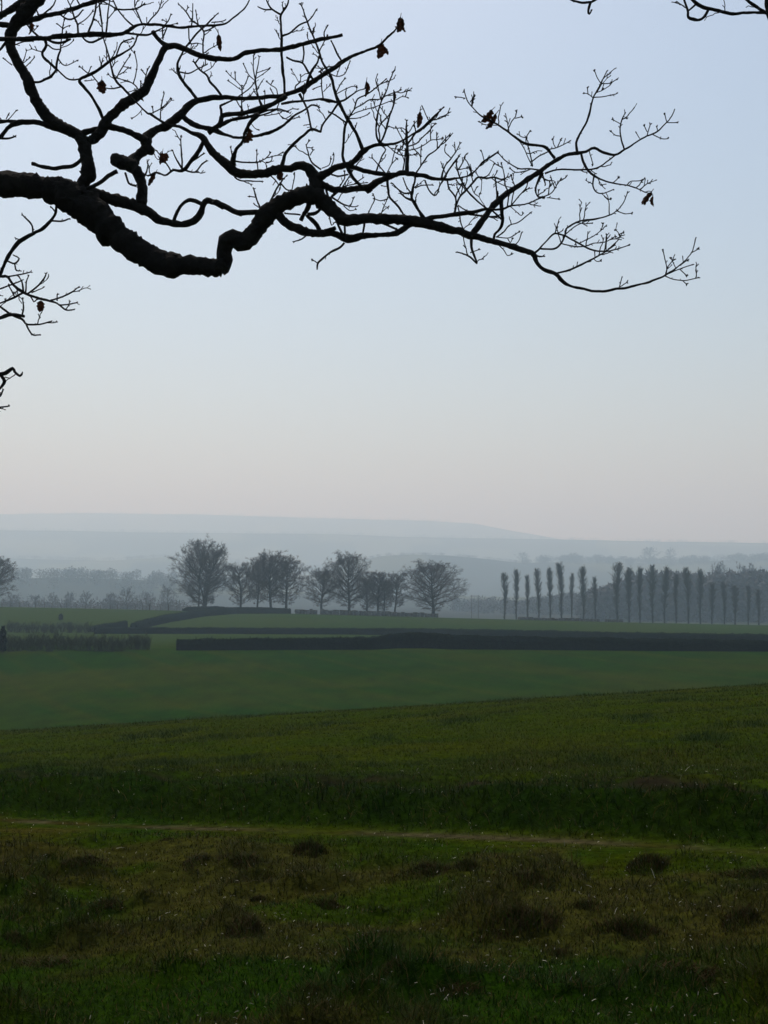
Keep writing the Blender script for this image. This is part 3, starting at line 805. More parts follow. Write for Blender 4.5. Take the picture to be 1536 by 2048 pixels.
def smooth_path(p, step):
    """Catmull-Rom through the points, resampled"""
    if len(p) == 2:
        n = max(2, int(np.linalg.norm(p[1, :2] - p[0, :2]) / step) + 1)
        return p[0] + (p[1] - p[0]) * np.linspace(0, 1, n)[:, None]
    q = np.vstack([2 * p[0] - p[1], p, 2 * p[-1] - p[-2]])
    out = []
    for i in range(1, len(q) - 2):
        n = max(2, int(np.linalg.norm(q[i + 1, :2] - q[i, :2]) / step))
        t = np.linspace(0, 1, n, endpoint=False)[:, None]
        out.append(0.5 * (2 * q[i] + (q[i + 1] - q[i - 1]) * t + (2 * q[i - 1] - 5 * q[i] + 4 * q[i + 1] - q[i + 2]) * t ** 2
                          + (3 * q[i] - q[i - 1] - 3 * q[i + 1] + q[i + 2]) * t ** 3))
    out.append(p[-1:])
    r = np.vstack(out)
    r[:, 2] = np.clip(r[:, 2], p[:, 2].min() * 0.8, p[:, 2].max() * 1.1)
    return r

OAK_D = 5.6
def unproject(p, dep):
    c, s = math.cos(PITCH), math.sin(PITCH)
    u, v = (p[:, 0] - 768) / FPX, (1024 - p[:, 1]) / FPX
    D = np.stack([u, c - v * s, s + v * c], -1)
    return np.array([0, 0, EYE]) + D * dep[:, None]          # dep = depth along the optical axis

def build_oak():
    rg = np.random.default_rng(11)
    oak = thing('oak_tree', 'old bare oak reaching its gnarled dark limb and twigs across the sky', 'tree', (0, 0, 0))
    base = np.array([-4.55, 5.75])
    gz = hz(*base)
    oak.location = (base[0], base[1], gz)
    off = np.array([base[0], base[1], gz])
    lines = parse_traces(TRACES)
    lines = [l[::-1] if l[-1, 2] > 1.35 * l[0, 2] and not (l[0, 0] < 0) else l for l in lines]
    order = sorted(range(len(lines)), key=lambda i: (-(i == 0), -lines[i][0, 2]))
    ALL = np.zeros((0, 4)); OWN = np.zeros(0, int)             # px, py, depth, width of what stands already
    objs = {}; twigs = {}; three = {}
    def tube_of(acc, pts3, rad, wpx, seed):
        sides = 16 if wpx > 22 else 11 if wpx > 7 else 6 if wpx > 2.6 else 4
        V, q, t = tubes(pts3[None], rad[None], sides, True, 0.085 if wpx > 9 else 0.05 if wpx > 5 else 0.0, seed)
        acc.add(V - off, q, t)
    for rank, i in enumerate(order):
        l = lines[i]; w0 = l[0, 2]
        p = smooth_path(l, 4.0 if w0 < 12 else 5.0)
        seg = np.r_[0, np.cumsum(np.linalg.norm(np.diff(p[:, :2], axis=0), axis=1))]
        own = -1; d0 = OAK_D
        if len(ALL):
            dd = np.hypot(ALL[:, 0] - p[0, 0], ALL[:, 1] - p[0, 1]) - 0.35 * ALL[:, 3]
            j = int(np.argmin(dd)); own = OWN[j]; d0 = ALL[j, 2]
            if dd[j] > 60: d0 = OAK_D + rg.uniform(-.4, .4); own = order[0]
        slope = rg.uniform(-0.42, 0.42) if rank else 0.05
        bend = rg.uniform(-0.25, 0.25)
        sc = OAK_D / FPX
        L = max(seg[-1], 1)
        dep = d0 + sc * seg * (slope * 0.8 + bend * seg / L)
        dep = d0 + (dep - d0) * min(1.0, 1.3 / max(abs(dep[-1] - d0), 1e-6))
        # small crooked wander
        n = len(p)
        wn_ = rg.normal(size=(n, 2)); wn_ = (wn_ + np.roll(wn_, 1, 0) + np.roll(wn_, -1, 0)) / 3
        amp = min(0.55, 0.22 + 0.02 * w0)
        pj = p.copy(); pj[1:-1, :2] += wn_[1:-1] * amp * 1.4
        r = p[:, 2] * 0.5
        if w0 > 3: r = r * (1 + 0.08 * np.interp(np.arange(n), np.arange(0, n + 3, 3), rg.normal(size=len(np.arange(0, n + 3, 3)))))
        r = np.maximum(r * np.interp(w0, [0, 4, 12], [1.3, 1.2, 1.0]), 1.05)
        P3 = unproject(pj, dep); R3 = r * dep / FPX
        ALL = np.vstack([ALL, np.c_[pj[:, 0], pj[:, 1], dep, p[:, 2]]]); OWN = np.r_[OWN, np.full(n, i)]
        three[i] = own
        if w0 >= 4.2 and L > 45 or rank == 0:
            a = Acc(); tube_of(a, P3, R3, w0, i)
            # warts, knots and bark flakes on the heavier wood
            if w0 > 14:
                for k in range(int(L / 11)):
                    j = rg.integers(1, n - 1); d = norm(rg.normal(size=3)); s = R3[j]
                    d = norm(d - norm(P3[j + 1] - P3[j - 1]) * 0.8 * (d @ norm(P3[j + 1] - P3[j - 1])))
                    f_ = rg.choice([.10, .16, .3], p=[.5, .38, .12]); bp = P3[j] + d * s * 0.9
                    tl = rg.normal(size=3) * s * .12
                    Vk, qk, tk = tubes(np.array([[bp - d * s * .3, bp, bp + d * s * rg.uniform(.06, .2) + tl]]),
                                       np.array([[s * f_ * 1.3, s * f_, s * f_ * .45]]), 6, True, .15, k)
                    a.add(Vk - off, qk, tk)
            name = 'limb' if w0 > 26 else 'branch'
            objs[i] = link(name, a.mesh(name), M_oak, oak)
            twigs[i] = Acc()
            host = i
        else:
            host = own
            while host not in objs: host = three[host]
            tube_of(twigs[host], P3, R3, w0, i)
        # spurs and buds
        ta = twigs[host]
        if w0 < 9:
            T = norm(np.gradient(P3, axis=0))
            m = int(L / (15 if w0 < 4.5 else 26))
            for k in range(m):
                j = int(rg.integers(n // 6, n))
                if p[j, 2] > 5: continue
                side = norm(np.cross(T[j], rg.normal(size=3)))
                dirv = norm(T[j] * rg.uniform(.5, 1.1) + side + np.array([0, 0, .25]))
                ln = rg.choice([3, 4, 6, 9], p=[.4, .3, .2, .1]) * sc * rg.uniform(.7, 1.3)
                s3 = np.array([P3[j], P3[j] + dirv * ln * .6, P3[j] + dirv * ln + np.array([0, 0, ln * .1])])
                V, q, t = tubes(s3[None], np.array([[.95, .8, 1.15]]) * sc * .85, 4); ta.add(V - off, q, t)
            for k in range(int(L / 46) if n > 12 else 0):           # side sprigs with their own buds
                j = int(rg.integers(n // 5, n - 1))
                if p[j, 2] > 6: continue
                side = norm(np.cross(T[j], np.array([0.1, -1.0, 0.1]) + 0.35 * rg.normal(size=3))) * rg.choice([-1, 1])
                dirv = norm(T[j] * rg.uniform(.3, .9) + side + np.array([0, 0, .55]))
                ln = rg.uniform(13, 34) * sc; q5 = np.linspace(0, 1, 6)[:, None]
                cv = norm(np.array([rg.normal() * .4, rg.normal() * .4, 1.0]))
                sp = P3[j] + (dirv * q5 + cv * .22 * q5 ** 2) * ln + np.r_[np.zeros((1, 3)), rg.normal(size=(5, 3)) * .025 * ln]
                V, q, t = tubes(sp[None], np.linspace(1.15, .85, 6)[None] * sc, 4); ta.add(V - off, q, t)
                for m_ in range(rg.integers(2, 5)):
                    i5 = int(rg.integers(2, 6)); ss_ = sp[min(i5, 5)]
                    dv = norm(norm(sp[-1] - sp[0]) + 0.9 * norm(np.cross(dirv, rg.normal(size=3))) + np.array([0, 0, .2])); l2 = ln * rg.uniform(.15, .42)
                    V, q, t = tubes(np.array([[ss_, ss_ + dv * l2 * .6, ss_ + dv * l2]]), np.array([[.85, .75, 1.05]]) * sc, 4); ta.add(V - off, q, t)
            for k in range(3):                                   # bud cluster on the tip
                if p[-1, 2] > 3.2: break
                dirv = norm(T[-1] * 1.2 + 0.8 * rg.normal(size=3)); ln = rg.uniform(2.5, 4.5) * sc
                s3 = np.array([P3[-1] - T[-1] * sc, P3[-1] + dirv * ln * .5, P3[-1] + dirv * ln])
                V, q, t = tubes(s3[None], np.array([[.9, 1.15, .6]]) * sc, 5); ta.add(V - off, q, t)
    for i, a in twigs.items():
        if a.n:
            o = link('twigs', a.mesh('twigs'), M_oaktwig, objs[i]); tag(o, kind='stuff')
    # trunk with root flare, standing left of the frame, and the high limb crossing above the frame
    zz = np.array([-0.25, 0.05, 0.4, 1.0, 1.8, 2.7, 3.4, 4.3, 5.4, 6.6, 7.8])
    rr = np.array([.95, .72, .56, .48, .46, .48, .46, .40, .33, .24, .14])
    tx = np.c_[0.12 * np.sin(zz * .8), 0.1 * np.cos(zz * .7) - .1, zz]
    V, q, t = tubes(tx[None], rr[None], 18, True, 0.05, 5)
    a = Acc(); a.add(V, q, t); link('trunk', a.mesh('trunk'), M_oak, oak)
    hi_end = unproject(np.array([[1100 + 1536 * 436 / 1536, -900 * 436 / 1536, 0]]), np.array([OAK_D]))[0] - off
    pts = np.array([[0.1, 0, 5.6], [0.9, -.2, 6.3], [2.0, -.3, 6.5], [3.4, -.35, 6.3], [4.9, -.4, 5.9], hi_end + [-.4, 0, .35], hi_end + [0, 0, -.15]])
    P = smooth_path(np.c_[pts[:, :2], pts[:, 2]], 0.15); P[:, 2] = np.interp(np.linspace(0, 1, len(P)), np.linspace(0, 1, len(pts)), pts[:, 2])
    V, q, t = tubes(P[None], np.linspace(.24, .17, len(P))[None], 12, True, 0.04, 8)
    a = Acc(); a.add(V, q, t); link('limb', a.mesh('limb'), M_oak, oak)
    br = unproject(np.array([[1298, -86, 0]]), np.array([OAK_D]))[0] - off
    pts = np.array([[4.6, -.4, 6.0], (np.array([4.6, -.4, 6.0]) + br) / 2 + [.1, 0, .15], br])
    V, q, t = tubes(pts[None], np.array([[.05, .035, .012]]), 7); a = Acc(); a.add(V, q, t); link('branch', a.mesh('branch'), M_oak, oak)
    # the rest of the crown, outside the picture: limbs rising and spreading away behind and to the left
    for k, (az, el, ln) in enumerate([(200, 35, 4.5), (250, 30, 5), (150, 40, 4.5), (110, 55, 4), (290, 60, 3.5), (60, 72, 3)]):
        A, E = math.radians(az), math.radians(el)
        d = np.array([math.cos(A) * math.cos(E), math.sin(A) * math.cos(E), math.sin(E)])
        s = np.linspace(0, 1, 12)[:, None]
        P = np.array([0, 0, 4.2 + .4 * k]) + d * ln * s + np.array([0, 0, .6]) * s ** 2 + 0.12 * rg.normal(size=(12, 3)) * s
        R = np.linspace(.17, .03, 12)
        a = Acc(); V, q, t = tubes(P[None], R[None], 8, True, .05, k); a.add(V, q, t)
        o = link('limb', a.mesh('limb'), M_oak, oak)
        lv = grow_children(P[None].repeat(1, 0), np.array([ln]), 9, .45, (.3, .9), (35, 65), .15, rg)
        lv2 = grow_children(lv[0], lv[1], 7, .5, (.3, .9), (30, 60), .1, rg)
        a = Acc()
        for (Pk, Lk, r0) in ((lv[0], lv[1], .03), (lv2[0], lv2[1], .012)):
            V, q, t = tubes(Pk, np.linspace(r0, r0 * .3, Pk.shape[1])[None].repeat(len(Pk), 0), 4); a.add(V, q, t)
        tag(link('twigs', a.mesh('twigs'), M_oaktwig, o), kind='stuff')
    # the few brown leaves still hanging on
    def leaf_mesh(seed):
        rg2 = np.random.default_rng(seed)
        t = np.linspace(0, 1, 15)
        wdt = 0.36 * np.sin(np.pi * t ** .75) ** .6 * (1 + .16 * np.sin(t * 2 * np.pi * 3.5 + rg2.uniform(0, 6)) + .08 * rg2.normal(size=15)) + .015
        curl = rg2.uniform(.5, 1.3)
        V = []
        for j, tt in enumerate(t):
            for s_ in (-1, -.5, 0, .5, 1):
                x = s_ * wdt[j]
                V.append((x * math.cos(curl * abs(s_)), .5 * abs(x) * curl + .18 * math.sin(tt * 3) + .06 * rg2.normal(), -tt * 1.0))
        V = np.array(V)
        Q = [(j * 5 + k, j * 5 + k + 1, j * 5 + k + 6, j * 5 + k + 5) for j in range(14) for k in range(4)]
        st, qs, ts = tubes(np.array([[[0, .02, .28], [0, 0, .12], [0, .0, -.15]]]), np.array([[.02, .02, .02]]), 4)
        a = Acc(); a.add(V, Q); a.add(st, qs, ts)
        return a.mesh('leaf')
    lm = [leaf_mesh(s) for s in range(5)]
    LEAVES = [(437, 68, 34, 8), (762, 86, 34, -15), (768, 92, 24, 25), (801, 34, 34, -12), (806, 40, 26, 20), (733, 163, 28, -12), (204, 160, 30, 3),
              (840, 222, 34, -8), (984, 220, 30, -50), (992, 228, 34, -40), (325, 304, 26, -10), (334, 306, 22, -25), (311, 346, 30, -25),
              (498, 256, 32, -18), (1303, 384, 34, -35), (1306, 392, 20, 15), (82, 601, 24, -6), (60, 40, 28, -15), (563, 340, 24, -10), (788, 183, 16, 5)]
    for k, (px, py, s, ang) in enumerate(LEAVES):
        dd = np.hypot(ALL[:, 0] - px, ALL[:, 1] - py); j = int(np.argmin(dd))
        p = unproject(np.array([[px, py, 0]]), np.array([ALL[j, 2]]))[0] - off
        o = link('leaf', lm[k % 5], M_leaf, oak, p)
        z = s * OAK_D / FPX * .95
        o.scale = (z, z, z)
        o.rotation_euler = (rg.uniform(-.3, .3), math.radians(-ang), rg.uniform(-.5, .5))
    # thin bridging twig where a leaf hangs a little clear of its branch
    a = Acc()
    for (px, py, s, ang) in LEAVES:
        dd = np.hypot(ALL[:, 0] - px, ALL[:, 1] - py); j = int(np.argmin(dd))
        e = unproject(np.array([[px, py - 1, 0]]), np.array([ALL[j, 2]]))[0] - off
        b = unproject(ALL[j:j + 1, :3], ALL[j:j + 1, 2])[0] - off
        if np.linalg.norm(e - b) < 1e-4: continue
        V, q, t = tubes(np.array([[b, (b + e) / 2 + [0, 0, .004], e]]), np.array([[.0024, .002, .002]]), 4); a.add(V, q, t)
    tag(link('twigs', a.mesh('twigs'), M_oaktwig, oak), kind='stuff')

# ---------------------------------------------------------------- winter trees
def grow_children(P, L, m, ratio, trange, ang, up, rg, k=4):
    """m children on each parent path P (N,k,3) of length L"""
    N = len(P)
    idx = np.repeat(np.arange(N), m)
    t = rg.uniform(trange[0], trange[1], size=N * m)
    kk = P.shape[1] - 1
    f = t * kk; i0 = np.minimum(f.astype(int), kk - 1); fr = (f - i0)[:, None]
    base = P[idx, i0] * (1 - fr) + P[idx, i0 + 1] * fr
    tan = norm(P[idx, i0 + 1] - P[idx, i0])
    perp = norm(np.cross(tan, rg.normal(size=(N * m, 3))))
    a = np.radians(rg.uniform(ang[0], ang[1], size=N * m))[:, None]
    d = norm(tan * np.cos(a) + perp * np.sin(a) + np.array([0, 0, up]))
    ln = L[idx] * ratio * (1.15 - 0.6 * t) * rg.uniform(.7, 1.25, size=N * m)
    s = np.linspace(0, 1, k)[None, :, None]
    curve = norm(perp + rg.normal(size=perp.shape)) * 0.16
    C = base[:, None] + (d[:, None] * s + (curve[:, None] + np.array([0, 0, up * .35])) * s ** 2) * ln[:, None, None]
    return C, ln

def tube_set(acc, P, r0, r1, sides):
    k = P.shape[1]
    r0 = np.broadcast_to(r0, (len(P),)); r1 = np.broadcast_to(r1, (len(P),))
    R = r0[:, None] + (r1 - r0)[:, None] * np.linspace(0, 1, k)[None]
    V, q, t = tubes(P, R, sides, False); acc.add(V, q, t)

def winter_tree(seed, H, W, first=.18, nl=24, stems=1, droop=0.0, m=(7, 7, 5), thick=1.0, fine=1.0, lean=0.0):
    """trunk mesh + crown mesh of a leafless broadleaf H tall and W wide"""
    rg = np.random.default_rng(seed)
    tr = Acc(); cr = Acc()
    limbs = []; lens = []
    for sidx in range(stems):
        k = 9; s = np.linspace(0, 1, k)
        topf = .8 if stems == 1 else rg.uniform(.65, .85)
        dx, dy = (rg.normal(size=2) * .02 * H) if stems == 1 else (rg.normal(size=2) * .11 * W)
        b = rg.normal(size=2) * (0.05 * W if stems > 1 else 0)
        TP = np.c_[b[0] + (dx + lean * H) * s ** 1.5 + .008 * H * np.sin(s * 7 + seed), b[1] + dy * s ** 1.5 + .008 * H * np.cos(s * 6), s * topf * H]
        TP[0, 2] = -0.4
        r = .017 * H * thick / math.sqrt(stems) * (1 - s) ** .8 + .004 * H
        r[0] *= 1.5
        V, q, t = tubes(TP[None], r[None], 8, True, .04, seed); tr.add(V, q, t)
        n = nl // stems
        for i in range(n):
            f = first + (1 - first) * ((i + rg.uniform(0, .8)) / n) ** .9
            z = f * topf * H
            p0 = np.array([np.interp(z, TP[:, 2], TP[:, j]) for j in range(3)])
            az = i * 2.4 + rg.uniform(-.4, .4) + sidx
            rise = (0.34 + 1.0 * ((f - first) / (1 - first)) ** 1.1) + rg.uniform(-.1, .25)
            d = norm(np.array([math.cos(az), math.sin(az), rise]))
            c = np.array([lean * H * .5, 0, .60 * H]); R3 = np.array([W / 2, W / 2, .41 * H])
            o = (p0 - c) / R3; dv = d / R3
            A_ = dv @ dv; B_ = 2 * o @ dv; C_ = o @ o - 1
            disc = max(B_ * B_ - 4 * A_ * C_, 0)
            ln = (-B_ + math.sqrt(disc)) / (2 * A_)
            ln = max(ln, .12 * H) * rg.uniform(.78, .96)
            q_ = np.linspace(0, 1, 6)[:, None]
            bend = np.array([0, 0, .22 - droop]) * ln
            wob = np.cumsum(rg.normal(size=(6, 3)) * .035 * ln, 0); wob[0] = 0
            limbs.append(p0 + d * ln * q_ + bend * (q_ ** 2) - bend * .6 * q_ + wob); lens.append(ln)
    Pl = np.array(limbs); Ll = np.array(lens)
    tube_set(tr, Pl, .0058 * H * thick * np.clip(Ll / (.35 * H), .4, 1.2), .0012 * H, 5)
    P2, L2 = grow_children(Pl, Ll, m[0], .36, (.25, .98), (25, 58), .12 - droop, rg)
    tube_set(cr, P2, .0024 * H * thick, .0009 * H, 4)
    P3, L3 = grow_children(P2, L2, m[1], .58, (.15, 1), (25, 60), .1 - droop, rg, 3)
    tube_set(cr, P3, .00115 * H * fine, .0006 * H * fine, 3)
    if m[2]:
        P4, L4 = grow_children(P3, L3, m[2], .72, (.15, 1), (22, 60), .08 - droop, rg, 2)
        tube_set(cr, P4, .0007 * H * fine, .00045 * H * fine, 3)
    return tr.mesh('trunk'), cr.mesh('crown')

def poplar(seed, H):
    rg = np.random.default_rng(seed)
    tr = Acc(); cr = Acc()
    s = np.linspace(0, 1, 10)
    TP = np.c_[.02 * H * np.sin(s * 5 + seed) * s, .01 * H * np.cos(s * 4 + seed) * s, s * H * .96]; TP[0, 2] = -.5
    r = .010 * H * (1 - s) ** .8 + .0015 * H
    V, q, t = tubes(TP[None], r[None], 6); tr.add(V, q, t)
    n = 170; limbs = []; L = []
    cs = rg.uniform(.22, .38)
    for i in range(n):
        f = .08 + .92 * rg.uniform(0, 1) ** .72
        prof = np.interp(f, [.1, cs, .62, .85, 1], [.5, .7, .95, 1, .5])
        z = f * H * .94
        p0 = np.array([np.interp(z, TP[:, 2], TP[:, j]) for j in range(3)])
        az = rg.uniform(0, 6.28)
        ln = .15 * H * prof * rg.uniform(.6, 1.15)
        sp = rg.uniform(.22, .58)
        d = norm(np.array([math.cos(az) * sp, math.sin(az) * sp, 1]))
        q_ = np.linspace(0, 1, 4)[:, None]
        limbs.append(p0 + (d * q_ + np.array([-math.cos(az) * .07, -math.sin(az) * .07, 0]) * q_ ** 2) * ln); L.append(ln)
    Pl = np.array(limbs); L = np.array(L)
    tube_set(cr, Pl, .0022 * H, .0008 * H, 3)
    P2, L2 = grow_children(Pl, L, 5, .42, (.15, .95), (12, 34), .35, rg, 3)
    tube_set(cr, P2, .0012 * H, .0006 * H, 3)
    P3, L3 = grow_children(P2, L2, 3, .5, (.2, 1), (12, 35), .3, rg, 3)
    tube_set(cr, P3, .001 * H, .0006 * H, 3)
    return tr.mesh('trunk'), cr.mesh('crown')

def shrub(seed, H, W, stems=26):
    rg = np.random.default_rng(seed)
    cr = Acc(); limbs = []
    q_ = np.linspace(0, 1, 5)[:, None]
    for i in range(stems):
        az = rg.uniform(0, 6.28); sp = rg.uniform(.05, .5) * W
        h = H * rg.uniform(.6, 1.0)
        b = np.array([rg.normal() * .12 * W, rg.normal() * .12 * W, -.1])
        limbs.append(b + np.array([math.cos(az) * sp, math.sin(az) * sp, 0]) * q_ ** 1.3 + np.array([0, 0, h]) * q_ + rg.normal(size=(5, 3)) * .02 * H * q_)
    Pl = np.array(limbs); L = np.full(stems, H * .8)
    st = Acc(); tube_set(st, Pl, .011 * H, .003 * H, 4)
    P2, L2 = grow_children(Pl, L, 8, .35, (.15, .98), (18, 45), .35, rg)
    tube_set(cr, P2, .0045 * H, .002 * H, 3)
    P3, L3 = grow_children(P2, L2, 6, .5, (.1, 1), (20, 50), .25, rg, 3)
    tube_set(cr, P3, .002 * H, .001 * H, 3)
    return st.mesh('stems'), cr.mesh('twigs')

def put(name, label, cat, meshes, mats, names, loc, scale=(1, 1, 1), rz=0, group=None):
    o = thing(name, label, cat, loc, group)
    o.scale = scale; o.rotation_euler = (0, 0, rz)
    for me, m_, n_ in zip(meshes, mats, names):
        link(n_, me, m_, o)
    return o

build_oak()

# the line of broadleaf trees on the brow (photo column, foot row, top row, crown width in photo pixels, distance)
UNIT = [winter_tree(101, 15, 13, .05, 110, stems=5, m=(6, 6, 6), fine=.95), winter_tree(102, 15, 9.5, .16, 62, m=(7, 6, 6), fine=.92), winter_tree(103, 15, 10.5, .2, 66, m=(7, 6, 6), fine=.92),
        winter_tree(104, 15, 12.5, .12, 74, droop=.08, m=(7, 6, 6), fine=.92), winter_tree(105, 15, 9, .22, 56, m=(7, 6, 6), fine=.92, lean=.06)]
TREES = [
    (404, 1222, 1086, 108, 0, 0, 'broad many-stemmed bare tree, tallest of the row and at its left end'),
    (482, 1224, 1128, 62, 1, 1, 'slim bare tree directly right of the tall many-stemmed tree'),
    (515, 1225, 1120, 58, 2, 2, 'bare tree second right of the tall many-stemmed tree, partly behind its neighbour'),
    (541, 1226, 1106, 80, 3, 2, 'tall round-headed bare tree in the middle of the dense left clump'),
    (572, 1226, 1113, 76, 1, 4, 'bare tree closing the dense left clump beside the gap'),
    (643, 1230, 1138, 74, 2, 1, 'flat-topped bare tree standing just right of the gap in the row'),
    (698, 1232, 1109, 90, 3, 3, 'dome-crowned bare tree, tallest right of the gap in the row'),
    (735, 1234, 1152, 56, 1, 2, 'small thin bare tree hard against the dome-crowned tree'),
    (755, 1234, 1143, 58, 4, 1, 'leaning bare tree with a crooked stem, right of the small thin tree'),
    (768, 1235, 1158, 44, 1, 4, 'little bare tree under the leaning crooked tree'),
    (790, 1236, 1146, 50, 4, 4, 'bare tree with a one-sided crown reaching right towards the lone wide tree'),
    (866, 1240, 1126, 118, 3, 3, 'lone wide bare tree with drooping skirts, right end of the row'),
    (-20, 1208, 1116, 104, 2, 3, 'bare tree cut off by the left edge of the picture'),
]
for k, (px, foot, top, wpx, u, var, lab) in enumerate(TREES):
    y = float(G(256 + (k * 7 % 5) * 1.3))
    u = {0: 0, 1: 1, 2: 2, 3: 2, 4: 4}[u] if k not in (6, 11) else 3
    b = at(px, foot, y)
    gz = hz(b[0], y)
    tz = at(px, top, y)[2]
    Hh = tz - gz
    Wm = wpx / FPX * y
    uw = [13, 9.5, 10.5, 12.5, 9][u]
    put('bare_tree', lab, 'tree', UNIT[u], (M_bark, M_twig), ('trunk', 'crown'), (b[0], y, gz),
        (Wm / uw * 1.2, Wm / uw * 1.2, Hh / 14.6), [0.3, 1.9, 4.0, 2.7, 5.2][(k * 3) % 5], 'bare broadleaf trees on the brow')

# poplars
POP = [poplar(201, 14), poplar(202, 14), poplar(203, 14), poplar(204, 14)]
PX = [262, 320, 375, 430, 483, 540, 588, 643, 703, 810, 866, 917, 980, 1037, 1092, 1152, 1210, 1265, 1325, 1377, 1440, 1492]
PT = [206, 190, 218, 185, 182, 158, 208, 176, 226, 156, 180, 180, 168, 178, 212, 180, 188, 255, 250, 268, 268, 288]
PW = [1, .85, .8, 1.05, .9, 1.15, .65, 1.1, .75, 1.35, 1.1, 1.0, 1.15, 1.2, .8, 1.1, 1.0, .95, .85, 1.1, .75, .8]
ORD = ['first', 'second', 'third', 'fourth', 'fifth', 'sixth', 'seventh', 'eighth', 'ninth', 'tenth', 'eleventh', 'twelfth', 'thirteenth',
       'fourteenth', 'fifteenth', 'sixteenth', 'seventeenth', 'eighteenth', 'nineteenth', 'twentieth', 'twenty-first', 'twenty-second']
for k, (zx, zt, wd) in enumerate(zip(PX, PT, PW)):
    px = 900 + zx * 636 / 1536; top = 1060 + zt * 636 / 1536
    y = float(G(300 - k * .6))
    b = at(px, 1245, y); gz = hz(b[0], y); Hh = at(px, top, y)[2] - gz
    look = 'tall' if zt < 172 else 'short' if zt > 245 else 'slender' if wd < .86 else 'narrow'
    if k == 0: lab = 'narrow bare poplar at the left end of the poplar row'
    elif k == len(PX) - 1: lab = 'short bare poplar, last of the row by the right edge'
    else: lab = '%s bare poplar, %s from the left end of the poplar row' % (look, ORD[k])
    put('poplar_tree', lab, 'tree', POP[(k * 5 + k // 3) % 4], (M_bark, M_pop), ('trunk', 'crown'), (b[0], y, gz), (wd * 1.35 * 1.33, wd * 1.35 * 1.33, Hh / 14.0), k * 1.7, 'row of poplars').rotation_euler[1] = math.radians([1.5, -.8, .4, -1.8, .9, 2.2, -1.2][k % 7])

# hazy trees farther off, beyond the brow
FAR = [winter_tree(301, 12, 11, .15, 26, m=(6, 6, 3), fine=2.2, thick=1.2), winter_tree(302, 12, 9, .2, 22, m=(6, 6, 3), fine=2.2, thick=1.2)]
FART = [(70, 1190, 44, 450, 'left of the pair of round ones'), (105, 1186, 40, 460, 'a squat one'), (140, 1184, 36, 470, 'a narrow one'), (172, 1183, 44, 440, 'a rounded one'),
        (222, 1186, 42, 450, 'a low one'), (253, 1175, 52, 430, 'the broad-headed one'), (292, 1184, 46, 470, 'a thin-topped one'), (335, 1171, 50, 420, 'the tallest, near the many-stemmed tree'),
        (25, 1188, 50, 450, 'beside the tree at the left edge')]
FLAB = ['hazy bare tree in the hollow, third from the left edge', 'squat hazy bare tree in the hollow, fourth from the left edge',
        'narrow hazy bare tree in the hollow behind the fence, fifth from the left edge', 'rounded hazy bare tree in the hollow, sixth from the left edge',
        'low hazy bare tree just left of the broad-headed hazy one', 'broad-headed hazy bare tree in the hollow behind the post fence', 'thin hazy bare tree just right of the broad-headed hazy one',
        'tallest hazy tree in the hollow, just left of the many-stemmed tree', 'hazy bare tree half behind the tree at the left edge']
for k, (px, top, wpx, y, _) in enumerate(FART):
    y = float(G(y))
    b = at(px, 1215, y); gz = hz(b[0], y); Hh = at(px, top, y)[2] - gz; Wm = wpx / FPX * y
    put('hazy_tree', FLAB[k], 'tree', FAR[k % 2], (M_bark, M_twig), ('trunk', 'crown'), (b[0], y, gz), (Wm / 10, Wm / 10, Hh / 11.7), k * 1.3, 'hazy trees in the hollow')
FARR = [(1046, 1104, 34, 1960, 'hazy lone round tree on the skyline left of the poplars\' middle'), (1300, 1094, 44, 1965, 'open-crowned hazy tree on the skyline above the poplars'),
        (1342, 1096, 30, 1970, 'smaller hazy tree beside the open-crowned skyline tree'), (1495, 1128, 60, 520, 'dark round hazy tree behind the last poplars'),
        (1196, 1108, 30, 1965, 'low hazy tree on the skyline above the poplar gap'), (1440, 1126, 50, 560, 'hazy tree left of the dark round one behind the poplars'),
        (1148, 1105, 36, 1960, 'hazy skyline tree with a domed top, left above the poplar gap')]
for k, (px, top, wpx, y, lab) in enumerate(FARR):
    y = float(G(y))
    b = at(px, 1200, y); gz = hz(b[0], y); Hh = at(px, top, y)[2] - gz; Wm = wpx / FPX * y
    put('hazy_tree', lab, 'tree', FAR[(k + 1) % 2], (M_bark, M_twig), ('trunk', 'crown'), (b[0], y, gz), (Wm / 10, Wm / 10, Hh / 11.7), k * 2.1, 'hazy trees behind the poplars')

# far woods that read as one mass
def wood_mass(name, label, pts, seed, tri=70, size=1.0):
    """pts: list of (x, y, ground z, height, width); ragged crowns of thin slivers on real stems"""
    rg = np.random.default_rng(seed)
    V = []; T = []; n = 0
    for (x, y, z, h, w) in pts:
        u = norm(rg.normal(size=(tri, 3))) * (rg.uniform(0, 1, size=(tri, 1)) ** .4)
        c = np.array([x, y, z + .44 * h]) + u * np.array([w / 2, w / 2, .52 * h])
        d = norm(u + 1.2 * rg.normal(size=(tri, 3)))
        s = norm(np.cross(d, rg.normal(size=(tri, 3))))
        L = (.09 * h) * rg.uniform(.6, 1.3, size=(tri, 1)); wd = .045 * h * size
        tv = np.stack([c - d * L * .5 - s * wd, c - d * L * .5 + s * wd, c + d * L], 1).reshape(-1, 3)
        V.append(tv); T.append(np.arange(3 * tri).reshape(-1, 3) + n); n += 3 * tri
        st, q, t = tubes(np.array([[[x, y, z - .5], [x, y, z + .4 * h], [x, y, z + .8 * h]]]), np.array([[.03 * h, .02 * h, .008 * h]]), 4, False)
        V.append(st); T.append(np.vstack([q[:, :3], q[:, [0, 2, 3]]]) + n); n += len(st)
    me = new_mesh(name, np.concatenate(V), None, np.concatenate(T), False)
    tag(link(name, me, M_twig), label, 'wood', kind='stuff')

